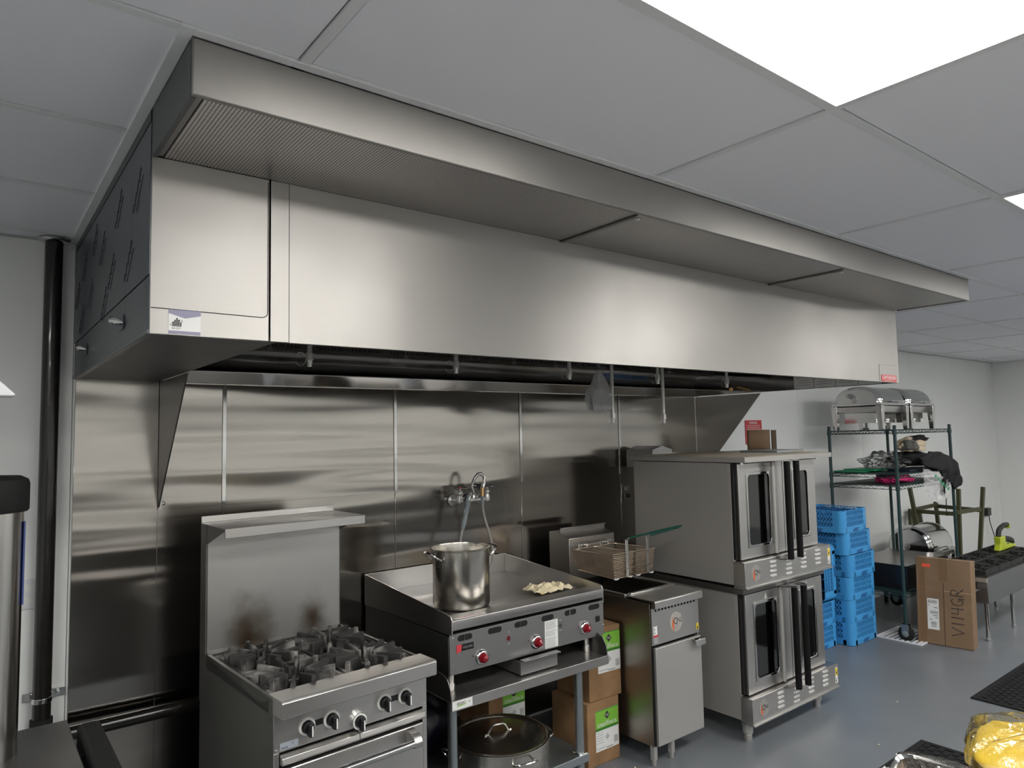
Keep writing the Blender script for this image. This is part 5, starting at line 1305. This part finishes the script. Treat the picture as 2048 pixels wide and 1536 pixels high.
def wrap(u, v):
    a = 2*PI*u; k = v
    rx, ry = .150, .130
    sq = lambda c: math.copysign(abs(c)**.6, c)
    n = noise.fractal(Vector((math.cos(a)*3,math.sin(a)*3,v*6)),.9,2,4)
    r = 1 if k < .5 else max(0,1-((k-.5)/.5)**2.2)
    z = .02+(HC-.02)*min(1,k/.5) if k < .5 else HC+.030*math.sin((k-.5)*PI)+.004*n
    s_ = (1+.03*n)*(.88+.12*min(1,k/.5))
    return (rx*sq(math.cos(a))*r*s_, ry*sq(math.sin(a))*r*s_, z+.003*n)
part('film', MB().grid(wrap,72,30,True), M_film_clear, yc_, smooth=20, label='shiny crinkled plastic film')
tr = thing('covered_tray', 'low tray under cling film at the bottom edge', 'food container', (1.625,-2.778,.90), math.radians(14), local=True)
part('tray', rshell(MB(),0,0,[(.085,.058,.03,.002),(.095,.066,.03,.100),(.102,.073,.03,.105),(.102,.073,.03,.110)]), M_tub, tr)
part('food', lump((0,0,.058),(.085,.056,.048),6,.1,30,14), M_tan, tr)
def wrap2(u, v):
    a = 2*PI*u; sq = lambda c: math.copysign(abs(c)**.6, c); n = noise.fractal(Vector((math.cos(a)*4,math.sin(a)*4,v*5)),.9,2,4)
    r = 1-v; return (.104*sq(math.cos(a))*r, .075*sq(math.sin(a))*r, .1125+.006*n*(.3+v)+.004*math.sin(v*PI))
part('film', MB().grid(wrap2,60,14,True), M_tub, tr, smooth=50)
part('film_bunch', lump((-.05,.074,.112),(.022,.012,.010),31,.6,24,14,False,fr=4), M_bagw, tr, smooth=10)

# ------------------------------------------------------------ foreground left: column appliance
ca = thing('steel_cylinder_machine', 'upright stainless cylinder with black cap at the left edge', 'appliance', (.045,-1.0,.80))
part('cylinder', MB().cyl((.045,-1.0,.8955),(.045,-1.0,1.60),.090,seg=64), steel('column steel', (.60,.58,.55), .20, (1,1,1), rvar=.02, gstr=.02, aniso=(.8,(.03,.06,1))), ca)
part('cap', MB().lathe((.045,-1.0,1.56),[(.098,0),(.102,.006),(.102,.078),(.098,.090),(.080,.100),(.001,.104)],64), M_blackrub, ca, label='black rounded cap')
part('label_edge', MB().box((.1330,-1.03,1.30),(.1372,-1.0,1.53)), mat('blue label edge', (.05,.07,.22), .4), ca)
part('base_plate', MB().box((-.45,-1.60,.800),(.268,-.835,.895)), mat('dark machine top', (.055,.055,.052), .42, .3), ca, .003)
part('padded_arm', MB().box((.288,-1.60,.79),(.352,-.885,.893)), M_blackrub, ca, .014, label='black textured side arm')
part('arm_bolt', MB().cyl((.268,-1.05,.85),(.288,-1.05,.85),.008,seg=10), M_black, ca)
part('arm_bolt', MB().cyl((.268,-1.18,.85),(.288,-1.18,.85),.008,seg=10), M_black, ca)
part('cabinet', MB().box((-.45,-1.58,.002),(.24,-.87,.7995)), M_dark_steel, ca, .003)
wp = thing('white_bracket', 'white plastic bracket tip poking in at the left edge', 'bracket', (-.08,-1.6,1.85))
part('tip', MB().add([(-.30,-1.62,1.852),(.074,-1.62,1.852),(.080,-1.62,1.855),(.052,-1.62,1.884),(-.30,-1.62,1.884),(-.30,-1.55,1.852),(.074,-1.55,1.852),(.080,-1.55,1.855),(.052,-1.55,1.884),(-.30,-1.55,1.884)],[(0,1,2,3,4),(9,8,7,6,5),(0,5,6,1),(1,6,7,2),(2,7,8,3),(3,8,9,4),(4,9,5,0)]), M_whiteplastic, wp, .003)
part('arm', MB().box((-.34,-1.61,.896),(-.30,-1.56,1.90)), M_whiteplastic, wp, .003)

# ------------------------------------------------------------ unseen opposite side of the room, furnished for its reflections
for k, (a, b, lb) in enumerate(((-1.6,1.6,'long unseen worktable along the opposite wall, white topped for reflections, left'),(1.9,5.1,'long unseen worktable along the opposite wall, white topped for reflections, middle'),(5.6,8.8,'long unseen worktable along the opposite wall, white topped for reflections, right'))):
    t = thing('opposite_worktable', lb, 'worktable', ((a+b)/2,-6.7,0), group='worktables along the opposite wall')
    part('table_top', MB().box((a,-7.15,.87),(b,-6.3,.91)), M_lframe, t, .004)  # white top put in to mirror as a bright line in the backsplash
    part('cabinet', MB().box((a+.03,-7.12,.12),(b-.03,-6.34,.869)), M_dark_steel, t, .004)
    for xx in (a+.06,b-.10):
        part('foot', MB().box((xx,-6.42,0),(xx+.04,-6.38,.12)), M_steel, t)
        part('foot', MB().box((xx,-7.08,0),(xx+.04,-7.04,.12)), M_steel, t)

for k, (a, b, lb) in enumerate(((-1.6,3.4,'unseen white shelf added for reflections above the opposite worktables, left'),(3.7,8.8,'unseen white shelf added for reflections above the opposite worktables, right'))):
    t = thing('added_reflect_shelf', lb, 'shelf', ((a+b)/2,-7.05,1.40), group='added shelves on the opposite wall')
    part('board', MB().box((a,-7.195,1.42),(b,-6.80,1.45)), M_lframe, t, .003)  # unseen white board, added to show as a streak in the backsplash
    for xx in (a+.4,(a+b)/2,b-.4): part('bracket', MB().prism([(-7.195,1.4195),(-6.85,1.4195),(-7.195,1.22)],'x',xx,xx+.02), M_steel, t)
